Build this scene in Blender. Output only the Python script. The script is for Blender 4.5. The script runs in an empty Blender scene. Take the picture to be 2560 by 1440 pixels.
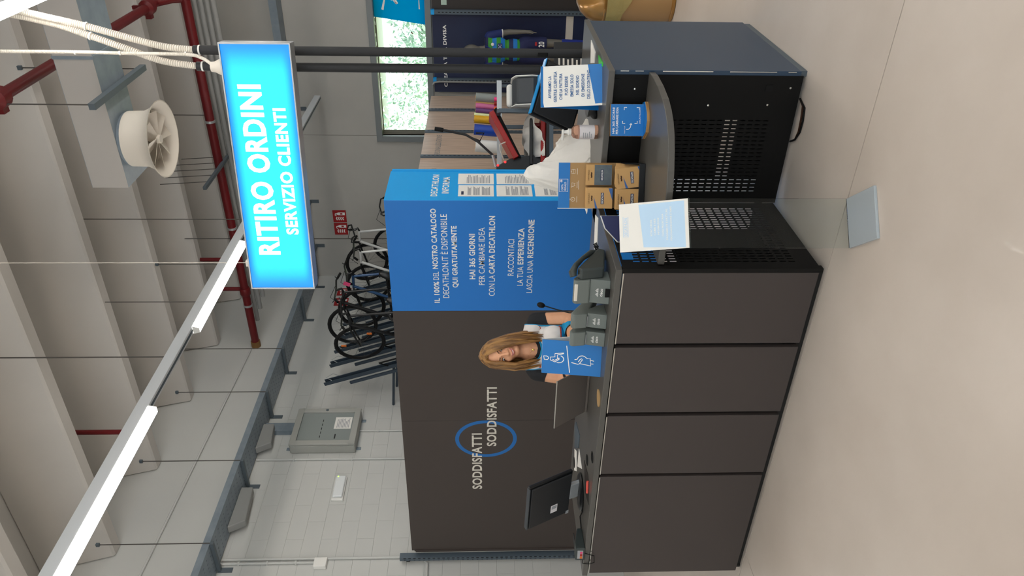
import bpy, bmesh, math, random
from mathutils import Vector, Matrix, noise as mnoise
random.seed(7)
SC = bpy.context.scene
COL = SC.collection

# ------------------------------------------------------------------ camera
YAW, PITCH, ROLL, FPX, CAMZ = math.radians(32.703), math.radians(2.246), math.radians(0.129), 1878.0, 1.55
CAM = Vector((0, 0, CAMZ))
FW = Vector((-math.sin(YAW)*math.cos(PITCH), math.cos(YAW)*math.cos(PITCH), -math.sin(PITCH)))
_r = Vector((math.cos(YAW), math.sin(YAW), 0)); _d = FW.cross(_r)
RT = _r*math.cos(ROLL) + _d*math.sin(ROLL)
DN = -_r*math.sin(ROLL) + _d*math.cos(ROLL)
cam = bpy.data.cameras.new('camera'); camo = bpy.data.objects.new('camera', cam); COL.objects.link(camo)
cam.sensor_fit = 'HORIZONTAL'; cam.sensor_width = 36.0; cam.lens = FPX/2560*36.0
cam.clip_start = 0.05; cam.clip_end = 200
m4 = Matrix((DN, RT, -FW)).transposed().to_4x4(); m4.translation = CAM
camo.matrix_world = m4            # the phone was held upright: the frame lies on its side
SC.camera = camo

# ------------------------------------------------------------------ world, sun, exposure
w = bpy.data.worlds.new('sky'); SC.world = w; w.use_nodes = True
bgn = w.node_tree.nodes['Background']; bgn.inputs[0].default_value = (0.80, 0.92, 1.0, 1); bgn.inputs[1].default_value = 1.15
sun = bpy.data.lights.new('sun', 'SUN'); sun.energy = 11.0; sun.angle = math.radians(4); sun.color = (1, .98, .96)
suno = bpy.data.objects.new('sun', sun); COL.objects.link(suno)
suno.rotation_euler = (math.radians(38), 0, math.radians(-12))
LAMP = 26.0                       # radiance of the LED diffusers
SC.view_settings.view_transform = 'Standard'; SC.view_settings.look = 'None'
SC.view_settings.gamma = 1.0; SC.view_settings.use_curve_mapping = False
SC.view_settings.exposure = 0.22

# ------------------------------------------------------------------ helpers
def at(px, py, **k):
    a, v = list(k.items())[0]; i = 'xyz'.index(a)
    q = FW + RT*((720-py)/FPX) + DN*((px-1280)/FPX)
    return CAM + q*((v-CAM[i])/q[i])
def V(*a): return Vector(a)
def lin(h):
    h = h.lstrip('#'); o = []
    for i in (0, 2, 4):
        c = int(h[i:i+2], 16)/255; o.append(c/12.92 if c <= .04045 else ((c+.055)/1.055)**2.4)
    return (*o, 1)
MT = {}
def P(name, col, rough=.5, metal=0, noise=None, bump=None, emit=None, es=1, spec=.5, coat=0, trans=0, ior=1.45, alpha=1, vec='Object', stretch=None):
    m = bpy.data.materials.new(name); m.use_nodes = True; nt = m.node_tree; b = nt.nodes['Principled BSDF']
    b.inputs['Base Color'].default_value = lin(col); b.inputs['Roughness'].default_value = rough
    b.inputs['Metallic'].default_value = metal; b.inputs['Specular IOR Level'].default_value = spec
    b.inputs['Coat Weight'].default_value = coat; b.inputs['Transmission Weight'].default_value = trans
    b.inputs['IOR'].default_value = ior; b.inputs['Alpha'].default_value = alpha
    if emit: b.inputs['Emission Color'].default_value = lin(emit); b.inputs['Emission Strength'].default_value = es
    tc = None
    def coords():
        nonlocal tc
        if tc is None:
            t = nt.nodes.new('ShaderNodeTexCoord'); tc = t.outputs[vec]
            if stretch:
                mp = nt.nodes.new('ShaderNodeMapping'); mp.inputs['Scale'].default_value = stretch
                nt.links.new(tc, mp.inputs[0]); tc = mp.outputs[0]
        return tc
    if noise:
        sc, c2, lo, hi = noise
        n = nt.nodes.new('ShaderNodeTexNoise'); n.inputs['Scale'].default_value = sc; n.inputs['Detail'].default_value = 5
        nt.links.new(coords(), n.inputs['Vector'])
        r = nt.nodes.new('ShaderNodeValToRGB'); r.color_ramp.elements[0].position = lo; r.color_ramp.elements[1].position = hi
        r.color_ramp.elements[0].color = lin(col); r.color_ramp.elements[1].color = lin(c2)
        nt.links.new(n.outputs['Fac'], r.inputs[0]); nt.links.new(r.outputs[0], b.inputs['Base Color'])
    if bump:
        sc, st = bump
        n = nt.nodes.new('ShaderNodeTexNoise'); n.inputs['Scale'].default_value = sc; n.inputs['Detail'].default_value = 4
        nt.links.new(coords(), n.inputs['Vector'])
        bp = nt.nodes.new('ShaderNodeBump'); bp.inputs['Strength'].default_value = st; bp.inputs['Distance'].default_value = .01
        nt.links.new(n.outputs['Fac'], bp.inputs['Height']); nt.links.new(bp.outputs[0], b.inputs['Normal'])
    MT[name] = m; return m

class MB:
    def __init__(s): s.v = []; s.f = []
    def add(s, vs, fs):
        n = len(s.v); s.v += [Vector(v) for v in vs]; s.f += [[i+n for i in f] for f in fs]; return s
    def box(s, x0, x1, y0, y1, z0, z1):
        return s.add([(x0,y0,z0),(x1,y0,z0),(x1,y1,z0),(x0,y1,z0),(x0,y0,z1),(x1,y0,z1),(x1,y1,z1),(x0,y1,z1)],
                     [(3,2,1,0),(4,5,6,7),(0,1,5,4),(1,2,6,5),(2,3,7,6),(3,0,4,7)])
    def cbox(s, c, d, M=None):
        n = len(s.v); s.box(-d[0]/2, d[0]/2, -d[1]/2, d[1]/2, -d[2]/2, d[2]/2)
        for i in range(n, len(s.v)): s.v[i] = ((M @ s.v[i]) if M else s.v[i]) + Vector(c)
        return s
    def hexa(s, p): # 8 points: bottom 4 ccw, top 4
        return s.add(p, [(3,2,1,0),(4,5,6,7),(0,1,5,4),(1,2,6,5),(2,3,7,6),(3,0,4,7)])
    def slab(s, o, ux, uy, uz, a0, a1, b0, b1, c0, c1):
        """box in a local frame o,ux,uy,uz"""
        p = [(a0,b0,c0),(a1,b0,c0),(a1,b1,c0),(a0,b1,c0),(a0,b0,c1),(a1,b0,c1),(a1,b1,c1),(a0,b1,c1)]
        return s.hexa([o+ux*q[0]+uy*q[1]+uz*q[2] for q in p])
    def poly(s, pts, d):
        """planar outline pts extruded by vector d"""
        n = len(pts); d = Vector(d)
        return s.add([Vector(p) for p in pts]+[Vector(p)+d for p in pts],
                     [list(range(n))[::-1], list(range(n, 2*n))]+[(i, (i+1) % n, n+(i+1) % n, n+i) for i in range(n)])
    def tube(s, path, r, seg=8, closed=False, caps=True, flat=1.0, up=None):
        P_ = [Vector(p) for p in path]; n = len(P_); R = r if isinstance(r, (list, tuple)) else [r]*n
        vs = []; prev = None
        for i, p in enumerate(P_):
            if closed: t = P_[(i+1) % n]-P_[i-1]
            else: t = P_[min(i+1, n-1)]-P_[max(i-1, 0)]
            if t.length < 1e-9: t = Vector((0, 0, 1))
            t.normalize()
            if prev is None:
                a = up or (Vector((0, 0, 1)) if abs(t.z) < .9 else Vector((1, 0, 0)))
                u = (Vector(a)-t*t.dot(Vector(a))).normalized()
            else:
                u = (prev-t*t.dot(prev)); u = u.normalized() if u.length > 1e-6 else prev
            prev = u; b = t.cross(u)
            for k in range(seg):
                an = 2*math.pi*k/seg
                vs.append(p+u*math.cos(an)*R[i]*flat+b*math.sin(an)*R[i])
        fs = []
        for i in range(n if closed else n-1):
            j = (i+1) % n
            for k in range(seg): fs.append((i*seg+k, i*seg+(k+1) % seg, j*seg+(k+1) % seg, j*seg+k))
        if caps and not closed: fs += [list(range(seg))[::-1], [(n-1)*seg+k for k in range(seg)]]
        return s.add(vs, fs)
    def lathe(s, prof, seg=24, c=(0, 0, 0), ax=None):
        """profile of (radius, height) about z; ax = 3x3 matrix"""
        vs = []; fs = []; c = Vector(c); n = len(prof)
        for r_, z in prof:
            for k in range(seg):
                a = 2*math.pi*k/seg; p = Vector((r_*math.cos(a), r_*math.sin(a), z)); vs.append(c+(ax @ p if ax else p))
        for i in range(n-1):
            for k in range(seg): fs.append((i*seg+k, i*seg+(k+1) % seg, (i+1)*seg+(k+1) % seg, (i+1)*seg+k))
        if prof[0][0] > 1e-6: fs.append(list(range(seg))[::-1])
        if prof[-1][0] > 1e-6: fs.append([(n-1)*seg+k for k in range(seg)])
        return s.add(vs, fs)
    def ball(s, c, r, M=None, seg=16, rings=10):
        r = r if isinstance(r, (tuple, list)) else (r, r, r); c = Vector(c); vs = []; fs = []
        for i in range(rings+1):
            th = math.pi*i/rings
            for k in range(seg):
                a = 2*math.pi*k/seg
                p = Vector((r[0]*math.sin(th)*math.cos(a), r[1]*math.sin(th)*math.sin(a), r[2]*math.cos(th)))
                vs.append(c+(M @ p if M else p))
        for i in range(rings):
            for k in range(seg): fs.append((i*seg+k, (i+1)*seg+k, (i+1)*seg+(k+1) % seg, i*seg+(k+1) % seg))
        return s.add(vs, fs)
    def cap(s, a, b, ra, rb, seg=12):
        a = Vector(a); b = Vector(b); s.tube([a, b], [ra, rb], seg)
        s.ball(a, ra, seg=seg, rings=8); return s.ball(b, rb, seg=seg, rings=8)
    def T(s, M, n0=0):
        for i in range(n0, len(s.v)): s.v[i] = M @ s.v[i]
        return s
    def build(s, name, mat, parent=None, smooth=False, bevel=0, seg=2):
        me = bpy.data.meshes.new(name); me.from_pydata([tuple(v) for v in s.v], [], s.f)
        bm = bmesh.new(); bm.from_mesh(me); bmesh.ops.remove_doubles(bm, verts=bm.verts, dist=1e-6)
        bmesh.ops.recalc_face_normals(bm, faces=bm.faces); bm.to_mesh(me); bm.free()
        me.materials.append(MT[mat] if isinstance(mat, str) else mat)
        o = bpy.data.objects.new(name, me); COL.objects.link(o)
        if parent: o.parent = parent
        if smooth:
            for p in me.polygons: p.use_smooth = True
            me.set_sharp_from_angle(angle=math.radians(40))
        if bevel:
            b = o.modifiers.new('bevel', 'BEVEL'); b.width = bevel; b.segments = seg; b.limit_method = 'ANGLE'; b.angle_limit = .6
        return o
def tag(o, label, cat, group=None):
    o['label'] = label; o['category'] = cat
    if group: o['group'] = group
    return o
def struct(o, label=None):
    o['kind'] = 'structure'
    if label: o['label'] = label
    return o
def thing(name, label, cat, loc=(0, 0, 0), rotz=0, group=None):
    o = bpy.data.objects.new(name, None); COL.objects.link(o); o.empty_display_size = .1
    o.location = loc; o.rotation_euler = (0, 0, rotz); return tag(o, label, cat, group)
def put(o, loc, rotz=0):
    o.location = loc; o.rotation_euler = (0, 0, rotz); return o
def dup(root, loc=None, rotz=None, label=None):
    def cp(o, par):
        c = o.copy(); COL.objects.link(c); c.parent = par
        for ch in kids.get(o.name, []): cp(ch, c)
        return c
    kids = {}
    for o in bpy.data.objects:
        if o.parent: kids.setdefault(o.parent.name, []).append(o)
    r = cp(root, None)
    if loc is not None: r.location = loc
    if rotz is not None: r.rotation_euler = (0, 0, rotz)
    if label: r['label'] = label
    return r
def text(s, mat, parent, o, ux, uy, w, h, bold=0.0, name='lettering', lift=.0012, res=3):
    """flat print: the text's bounding box fills w x h from lower left corner o"""
    cu = bpy.data.curves.new('t', 'FONT'); cu.body = s; cu.size = 1; cu.offset = bold; cu.resolution_u = res; cu.space_character = 1+max(0, bold)*2.6
    ob = bpy.data.objects.new('t', cu); COL.objects.link(ob)
    dg = bpy.context.evaluated_depsgraph_get(); me = bpy.data.meshes.new_from_object(ob.evaluated_get(dg))
    bpy.data.objects.remove(ob); bpy.data.curves.remove(cu)
    xs = [v.co.x for v in me.vertices]; ys = [v.co.y for v in me.vertices]
    x0, x1, y0, y1 = min(xs), max(xs), min(ys), max(ys)
    ux = Vector(ux).normalized(); uy = Vector(uy).normalized(); n = ux.cross(uy); o = Vector(o)
    for v in me.vertices:
        v.co = o+ux*((v.co.x-x0)/(x1-x0)*w)+uy*((v.co.y-y0)/(y1-y0)*h)+n*lift
    me.name = name; me.materials.clear(); me.materials.append(MT[mat])
    t = bpy.data.objects.new(name, me); COL.objects.link(t)
    if parent: t.parent = parent
    return t
def rows(mb, o, ux, uy, n, w, h, fill=.5, seed=1, lift=.001):
    """unreadable small print: n thin bars within w x h"""
    rr = random.Random(seed); nn = ux.cross(uy)
    for i in range(n):
        y1 = h-(i+.2)*h/n; y0 = y1-h/n*fill; x = w*(.65+.35*rr.random())
        mb.add([o+uy*y0+nn*lift, o+ux*x+uy*y0+nn*lift, o+ux*x+uy*y1+nn*lift, o+uy*y1+nn*lift], [(0,1,2,3)])
    return mb
def stroke(mb, pts, wd, o, ux, uy, lift=.0012, closed=False):
    """a flat drawn line of width wd through 2D pts in frame o,ux,uy"""
    n = ux.cross(uy); P_ = [Vector((p[0], p[1])) for p in pts]; k = len(P_); L = []; R = []
    for i in range(k):
        if closed: t = P_[(i+1) % k]-P_[i-1]
        else: t = P_[min(i+1, k-1)]-P_[max(i-1, 0)]
        t.normalize(); q = Vector((-t.y, t.x))*wd/2; L.append(P_[i]+q); R.append(P_[i]-q)
    f = lambda p: o+ux*p.x+uy*p.y+n*lift
    m = len(mb.v); mb.v += [f(p) for p in L]+[f(p) for p in R]
    for i in range(k if closed else k-1):
        j = (i+1) % k; mb.f.append([m+i, m+j, m+k+j, m+k+i])
    return mb
def arc(cx, cy, r, a0, a1, n=12, ry=None):
    ry = ry or r
    return [(cx+r*math.cos(math.radians(a0+(a1-a0)*i/n)), cy+ry*math.sin(math.radians(a0+(a1-a0)*i/n))) for i in range(n+1)]
def remeshed(mb, vox, smooth=6):
    me = bpy.data.meshes.new('tmp'); me.from_pydata([tuple(v) for v in mb.v], [], mb.f)
    o = bpy.data.objects.new('tmp', me); COL.objects.link(o)
    a = o.modifiers.new('r', 'REMESH'); a.mode = 'VOXEL'; a.voxel_size = vox; a.use_smooth_shade = True
    b = o.modifiers.new('s', 'SMOOTH'); b.iterations = smooth; b.factor = .5
    dg = bpy.context.evaluated_depsgraph_get(); r = bpy.data.meshes.new_from_object(o.evaluated_get(dg))
    bpy.data.objects.remove(o); return r
def mesh_obj(me, name, mat, parent):
    me.name = name; me.materials.clear(); me.materials.append(MT[mat])
    for p in me.polygons: p.use_smooth = True
    o = bpy.data.objects.new(name, me); COL.objects.link(o); o.parent = parent; return o
def garment(src, mask, off, name, mat, parent):
    """cloth that follows the body: the masked part of its surface, moved outward"""
    bm = bmesh.new(); bm.from_mesh(src); bm.normal_update()
    nr = [v.normal.copy() for v in bm.verts]; bm.verts.ensure_lookup_table()
    kill = [f for f in bm.faces if not mask(f.calc_center_median(), f.normal)]
    bmesh.ops.delete(bm, geom=kill, context='FACES')
    for v in bm.verts: v.co += v.normal*off
    for _ in range(6):           # hems run smooth
        mv = {}
        for v in bm.verts:
            e = [q.other_vert(v).co for q in v.link_edges if q.is_boundary]
            if len(e) == 2: mv[v] = v.co*.4+(e[0]+e[1])*.3
        for v, c in mv.items(): v.co = c
    me = bpy.data.meshes.new(name); bm.to_mesh(me); bm.free()
    return mesh_obj(me, name, mat, parent)
X, Y, Z = V(1, 0, 0), V(0, 1, 0), V(0, 0, 1)
# ------------------------------------------------------------------ materials
P('concrete', '#d6ccc2', .33, noise=(1.3, '#c9beb3', .35, .7), bump=(60, .03), vec='Object', coat=.08)
P('joint', '#5a4f46', .9); P('plaster', '#c9cac6', .8, noise=(.8, '#c2c3c0', .3, .7), bump=(35, .06))
P('precast', '#b9b7b1', .8, noise=(1.2, '#b0aea8', .3, .7), bump=(30, .05)); P('ceil', '#c6c3be', .85, noise=(.5, '#bfbcb6', .3, .7))
P('rib', '#cac6c0', .85, noise=(.7, '#c0bcb6', .3, .7))
P('panel_grey', '#463e3a', .55, bump=(120, .02)); P('top_grey', '#55534f', .32, bump=(200, .02)); P('front_grey', '#413a38', .5, bump=(180, .03))
P('edge_grey', '#35332f', .4); P('chrome', '#d8d6d0', .2, 1); P('black_metal', '#0d0c0b', .6, 0, spec=.25); P('navy', '#2a3f55', .4, 0, bump=(150, .02))
P('kick', '#1b1917', .7); P('blue', '#2079cf', .5); P('cyan_blue', '#08a2ee', .45); P('white_ink', '#f2f2ee', .6); P('cream_ink', '#e2dcd0', .6)
P('ring_blue', '#1f6cb4', .5); P('slot_grey', '#55616b', .45, .1); P('black', '#0a0a0a', .6, spec=.3); P('dark_plastic', '#17181a', .35); P('soft_black', '#232426', .6)
P('white', '#e9e8e3', .5); P('paper', '#eceae4', .8); P('paper_print', '#8e9197', .9); P('alu', '#b4b8ba', .35, .5); P('galv', '#87939c', .42, .2, noise=(9, '#7a8690', .35, .7))
P('galv_dark', '#59636a', .5, .15); P('duct_front_lit', '#b5b1ac', .55, .2); P('red_pipe', '#640f14', .45); P('brown_cap', '#7c5a30', .6); P('grey_pipe', '#8d8e8c', .6)
P('ivory', '#d9d2c6', .5); P('track', '#cfd3d6', .4); P('lamp_on', '#fff6ea', .6, emit='#fff8f0', es=LAMP); P('pale_blue', '#bcdaf3', .5); P('rod', '#5d5a56', .5, .5)
P('cabinet_grey', '#a5a6a0', .5); P('cab_glass', '#8d9492', .12); P('sign_red', '#a31a1c', .5); P('lens', '#dfe3e4', .25); P('green_led', '#7bdc3c', .4, emit='#8cff4a', es=3)
P('bike_black', '#101113', .35); P('tyre', '#0e0e0f', .85); P('bike_white', '#d5d6d4', .3); P('bike_blue', '#2b4c74', .3); P('rail', '#394551', .45, .1); P('orange', '#d06a14', .4); P('pink', '#d94a7a', .5); P('spoke', '#6b6b6b', .4, .7)
P('wood', '#d0b9a4', .34, noise=(3.0, '#b59c88', .35, .7), stretch=(1, 14, 1)); P('poster_navy', '#1c2140', .5, noise=(1.5, '#1d2a4a', .3, .7)); P('poster_brown', '#332e2c', .5)
P('frame_grey', '#7c8183', .45, .1); P('glass', '#ffffff', .0, trans=1, ior=1.01, spec=.1); P('acrylic', '#f4fbfa', .02, trans=1, ior=1.2); P('acrylic_base', '#c3cdd3', .08, trans=.25, ior=1.4); P('leaf', '#a3bfae', .6, noise=(1, '#c0d6ca', .4, .6)); P('bark', '#6d5c4a', .9); P('building', '#e8e8e4', .8); P('grass', '#93a57a', .9)
P('gold', '#a97c3f', .28, .55, coat=.5); P('gold_body', '#b08a5c', .45, .15); P('bag_clear', '#cdbf82', .2, trans=.5, ior=1.1, bump=(18, .6)); P('cloth_white', '#e6e3dc', .8, bump=(40, .25))
P('kraft', '#c39a63', .75, bump=(90, .05)); P('kraft_board', '#a98659', .75, bump=(60, .05)); P('card_blue', '#37619d', .5); P('card_navy', '#2f3550', .5); P('card_dark', '#46515a', .4, noise=(12, '#5d6668', .4, .65)); P('brown_ink', '#3a2010', .8)
P('sign_blue', '#1272bd', .35); P('navy_print', '#262c55', .5); P('ply', '#b8905c', .6, noise=(4, '#8a6236', .4, .6), stretch=(1, 1, 30)); P('text_blue', '#1b5c97', .6)
P('phone', '#6a716d', .45, bump=(300, .03)); P('phone_dark', '#363d3c', .4); P('laptop', '#6a625c', .4, .3); P('gel', '#e8b9a0', .05, trans=.8, ior=1.3); P('label_white', '#e4dfe0', .5); P('red_gloss', '#a5150f', .35); P('red_led', '#ff2a2a', .4, emit='#ff2020', es=3)
P('screen_blue', '#1a8ed0', .25); P('printer_grey', '#3b4045', .4); P('red_marker', '#e2574a', .5); P('mouse_pad', '#26211d', .6); P('dark_cork', '#a98a5c', .8); P('label_grey', '#9a9da0', .6)
for n_, c_ in (('silver_v', '#8d938f'), ('tan_v', '#c09a5e'), ('pink_v', '#cf6f9e'), ('purple_v', '#6b3f79'), ('yellow_v', '#d9a412'), ('lime_v', '#e7efb8'), ('blue_v', '#1f46a8'), ('hot_v', '#ff3d8a'), ('orange_v', '#ff6a1e'), ('green_v', '#3fd23a'), ('grey_v', '#6a726f')):
    P(n_, c_, .3)
P('skin', '#e4ab86', .5, noise=(18, '#dca07b', .35, .7)); P('hair', '#a87b45', .42, noise=(14, '#6d4a26', .38, .6), stretch=(3, 3, .5)); P('lip', '#b4605a', .4); P('tooth', '#f2ece2', .3); P('eye_white', '#e9e2da', .3); P('iris', '#2c1f16', .2); P('brow', '#54391f', .8)
P('vest_white', '#e6e0dc', .8, bump=(60, .06)); P('vest_blue', '#1191c4', .7); P('shirt_black', '#1b1c20', .8); P('trousers', '#20222a', .85); P('orange_trim', '#c9472f', .7); P('shoe', '#dedede', .6); P('gold_pin', '#e8c86a', .2, .9)
P('mannequin', '#6b675f', .5); P('jersey_navy', '#1b2a63', .7); P('shorts_navy', '#20264f', .8); P('sock_blue', '#1c2f86', .8); P('medal', '#f3dca6', .25, .6); P('jersey_blue', '#1f76c4', .7); P('jersey_green', '#3c8a2e', .7)
# lightbox face: uneven backlight put into the emission colour, dimmer towards the rim
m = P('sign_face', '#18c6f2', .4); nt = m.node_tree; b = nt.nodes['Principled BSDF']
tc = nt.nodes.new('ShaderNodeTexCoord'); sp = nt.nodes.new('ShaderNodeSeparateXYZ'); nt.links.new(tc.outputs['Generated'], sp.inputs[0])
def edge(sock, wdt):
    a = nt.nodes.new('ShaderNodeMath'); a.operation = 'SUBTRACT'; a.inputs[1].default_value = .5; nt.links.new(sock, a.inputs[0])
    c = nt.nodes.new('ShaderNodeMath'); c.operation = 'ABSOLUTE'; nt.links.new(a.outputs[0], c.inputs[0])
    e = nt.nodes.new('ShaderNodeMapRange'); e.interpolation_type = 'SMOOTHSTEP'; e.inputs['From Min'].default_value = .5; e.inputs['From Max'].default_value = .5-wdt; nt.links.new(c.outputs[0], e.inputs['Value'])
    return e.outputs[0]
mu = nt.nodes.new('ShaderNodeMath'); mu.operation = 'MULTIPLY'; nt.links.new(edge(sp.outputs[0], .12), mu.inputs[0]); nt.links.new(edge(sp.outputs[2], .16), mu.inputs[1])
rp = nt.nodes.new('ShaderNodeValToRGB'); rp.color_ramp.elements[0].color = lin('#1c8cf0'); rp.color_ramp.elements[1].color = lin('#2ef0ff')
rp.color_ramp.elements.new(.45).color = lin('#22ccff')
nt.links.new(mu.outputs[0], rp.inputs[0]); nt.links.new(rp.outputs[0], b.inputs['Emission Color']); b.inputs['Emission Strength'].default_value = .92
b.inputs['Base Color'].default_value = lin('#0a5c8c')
P('sign_white', '#ffffff', .5, emit='#ffffff', es=1.0)
# backlit window film
m = P('film', '#10b9dc', .5); nt = m.node_tree; tr = nt.nodes.new('ShaderNodeBsdfTranslucent'); tr.inputs[0].default_value = lin('#00b4da')
nt.links.new(tr.outputs[0], nt.nodes['Material Output'].inputs[0])
# jersey stripes by height
def stripes(name, zs, cols):
    m = P(name, cols[0], .7); nt = m.node_tree; b = nt.nodes['Principled BSDF']
    g = nt.nodes.new('ShaderNodeTexCoord'); s_ = nt.nodes.new('ShaderNodeSeparateXYZ'); nt.links.new(g.outputs['Object'], s_.inputs[0])
    r = nt.nodes.new('ShaderNodeValToRGB'); r.color_ramp.interpolation = 'CONSTANT'
    mr = nt.nodes.new('ShaderNodeMapRange'); mr.inputs['From Min'].default_value = zs[0]; mr.inputs['From Max'].default_value = zs[1]
    nt.links.new(s_.outputs[2], mr.inputs['Value']); nt.links.new(mr.outputs[0], r.inputs[0])
    e = r.color_ramp.elements; e[0].position = 0; e[0].color = lin(cols[0]); e[1].position = 1/len(cols); e[1].color = lin(cols[1])
    for i, c in enumerate(cols[2:], 2): e.new(i/len(cols)).color = lin(c)
    nt.links.new(r.outputs[0], b.inputs['Base Color'])
stripes('jersey', (.92, 1.52), ['#1c2450', '#2f8f34', '#1f78c8', '#1c2450', '#3b8f30', '#1f78c8', '#3b8f30', '#1f78c8', '#3b8f30', '#1c2450'])

# ------------------------------------------------------------------ room
XW, YF, ZC, ZB = -7.10, 11.49, 6.35, 5.63      # left wall, back wall, ceiling, underside of the ribs
fl = struct(MB().box(-7.3, 14, -9, 13, -.2, -.006).build('floor', 'joint'), 'pale polished concrete floor with thin saw-cut joints')
ys = [-9, -3.17, 2.838, 8.84, 12.0]; xs = [-7.1, -3.69, 1.9, 7.5, 14]
for i in range(4):
    for j in range(4):
        MB().box(xs[i]+.003, xs[i+1]-.003, ys[j]+.003, ys[j+1]-.003, -.006, 0).build('floor_slab', 'concrete', fl)
wl = struct(MB().box(XW-.25, XW-.004, -9, 12, 0, ZC).build('wall_left', 'plaster'), 'white painted blockwork wall')
# the painted blocks, where the photo shows them
bk = MB().box(0, .004, .001, .499, .0008, .1992).build('block', 'plaster', wl, bevel=.002, seg=1); bk.location = (XW-.004, 3.75, 1.0)
def blocks(y0, y1, z0, z1):
    k = 0
    for iz in range(int(z0/.2), int(z1/.2)):
        y = y0-(.25 if iz % 2 else 0)
        while y < y1:
            c = bk.copy(); COL.objects.link(c); c.parent = wl; c.location = (XW-.004, y, iz*.2); y += .5; k += 1
    return k
blocks(4.25, 5.5, .8, 2.2); blocks(4.75, 8.5, 2.2, 4.4)
# the back wall with its window opening
wx0, wx1, wz0, wz1 = -4.47, -.3, 2.385, 3.14
wb = MB()
for a in ((-7.1, wx0, 0, ZC), (wx0, wx1, 0, wz0), (wx0, wx1, wz1, ZC), (wx1, 14, 0, ZC)): wb.box(a[0], a[1], YF+.006, YF+.25, a[2], a[3])
wb = struct(wb.build('wall_back', 'joint'), 'pale precast back wall with vertical joints')
for x0, x1 in ((-7.1, -6.36), (-6.35, wx0)): MB().box(x0, x1-.006, YF, YF+.006, 0, ZC).build('wall_panel', 'precast', wb)
MB().box(wx0, wx1, YF, YF+.006, 0, wz0).build('wall_panel', 'precast', wb); MB().box(wx0, wx1, YF, YF+.006, wz1, ZC).build('wall_panel', 'precast', wb)
MB().box(wx1, 14, YF, YF+.006, 0, ZC).build('wall_panel', 'precast', wb)
# window
wn = bpy.data.objects.new('window_1', None); COL.objects.link(wn); struct(wn, 'long high window with grey frame'); wn.location = (wx0, YF, wz0)
f = MB(); t = .09; W_, H_ = wx1-wx0, wz1-wz0
f.box(-t, W_+t, -.05, .06, -t, 0).box(-t, W_+t, -.05, .06, H_, H_+t).box(-t, 0, -.05, .06, 0, H_).box(W_, W_+t, -.05, .06, 0, H_)
f.build('window_frame', 'frame_grey', wn, bevel=.006); MB().box(0, W_, .09, .10, 0, H_).build('pane', 'glass', wn)
f = MB(); p = [at(935, 0, y=YF+.08), at(961, 42, y=YF+.08), at(1060, 62, y=YF+.08), at(1060, 0, y=YF+.08)]
p = [V(-1.2, YF+.08, wz1), V(p[1].x, YF+.08, wz1), V(p[2].x, YF+.08, wz0), V(-1.2, YF+.08, wz0)]
f.poly([q-wn.location for q in p], (0, .003, 0)).build('window_film', 'film', wn)
f = MB()
rr = random.Random(3)
for i in range(16):
    c = V(2.0+rr.random()*.75, .078, .08+rr.random()*.6); a = rr.uniform(.04, .14); tl = rr.uniform(-.4, 1.2)
    d_ = V(math.cos(tl), 0, math.sin(tl)); e_ = V(-d_.z, 0, d_.x)*rr.uniform(.006, .02)
    if c.x > 2.03+ .0*c.z: f.add([c-d_*a-e_, c+d_*a-e_*.4, c+d_*a+e_*.4, c-d_*a+e_], [(0,1,2,3)])
f.build('film_drawing', 'white_ink', wn)
# ceiling and its ribs
ce = struct(MB().box(-7.3, 14, -9, 12, ZC, ZC+.2).build('ceiling', 'ceil'), 'grey precast concrete ceiling with deep parallel ribs')
for k in range(-9, 5):
    yc = 6.93+1.29*k
    MB().poly([(XW, yc-.30, ZC), (XW, yc-.085, ZB), (XW, yc+.085, ZB), (XW, yc+.30, ZC)], (21, 0, 0)).build('beam', 'rib', ce, bevel=.02, seg=1)
# plinth of the ribs on the left wall
# outside
struct(MB().box(-40, 30, 12, 60, -.3, -.05).build('outdoor_ground', 'grass'), 'pale grass outside the window')
# ------------------------------------------------------------------ display walls
PY_, PXR, PZ = 5.44, -2.659, 2.335
pw = thing('display_wall', 'tall dark grey backdrop wall printed with two cream words and blue oval', 'display wall', (-6.93, PY_, 0))
def loc(p, o): return Vector(p)-o.location
xb = [-6.93, -5.02, -3.73]
for i in range(2): MB().box(xb[i]-xb[0]+.001, xb[i+1]-xb[0]-.001, 0, .03, .05, PZ).build('board', 'panel_grey', pw, bevel=.0015, seg=1)
u = MB().box(-.03, 0, .0, .06, 0, PZ-.04); u.box(.0, .012, -.012, .03, .02, PZ-.03); u.build('edge_strip', 'panel_grey', pw)
up = thing('slotted_upright', 'grey slotted steel upright at left end of dark backdrop wall', 'upright', (-6.995, PY_-.02, 0))
u = MB().box(-.05, .0, -.03, .04, 0, 2.47); u.build('post', 'slot_grey', up, bevel=.002)
s = MB()
for i in range(44): s.box(-.014, -.002, -.0312, -.028, .1+i*.0535, .128+i*.0535); s.box(-.04, -.034, -.0308, -.028, .105+i*.0535, .123+i*.0535)
o = s.build('slots', 'black', up); o['kind'] = 'stuff'
MB().box(-.075, -.05, -.02, .02, 2.36, 2.40).build('clip', 'black', up)
def ytext(s, mat, par, yp, pyl, pyr, pt, pb, bold=0):
    """print on a y-plane: left/right photo rows, top/bottom photo columns at the left end"""
    bl = at(pb, pyl, y=yp); tl = at(pt, pyl, y=yp); br = at(pb, pyr, y=yp)
    return text(s, mat, par, loc((bl.x, yp, bl.z), par), X, Z, br.x-bl.x, tl.z-bl.z, bold)
def xtext(s, mat, par, xp, pyl, pyr, pt, pb, bold=0):
    bl = at(pb, pyl, x=xp); tl = at(pt, pyl, x=xp); br = at(pb, pyr, x=xp)
    return text(s, mat, par, loc((xp, bl.y, bl.z), par), Y, Z, br.y-bl.y, tl.z-bl.z, bold)
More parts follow.
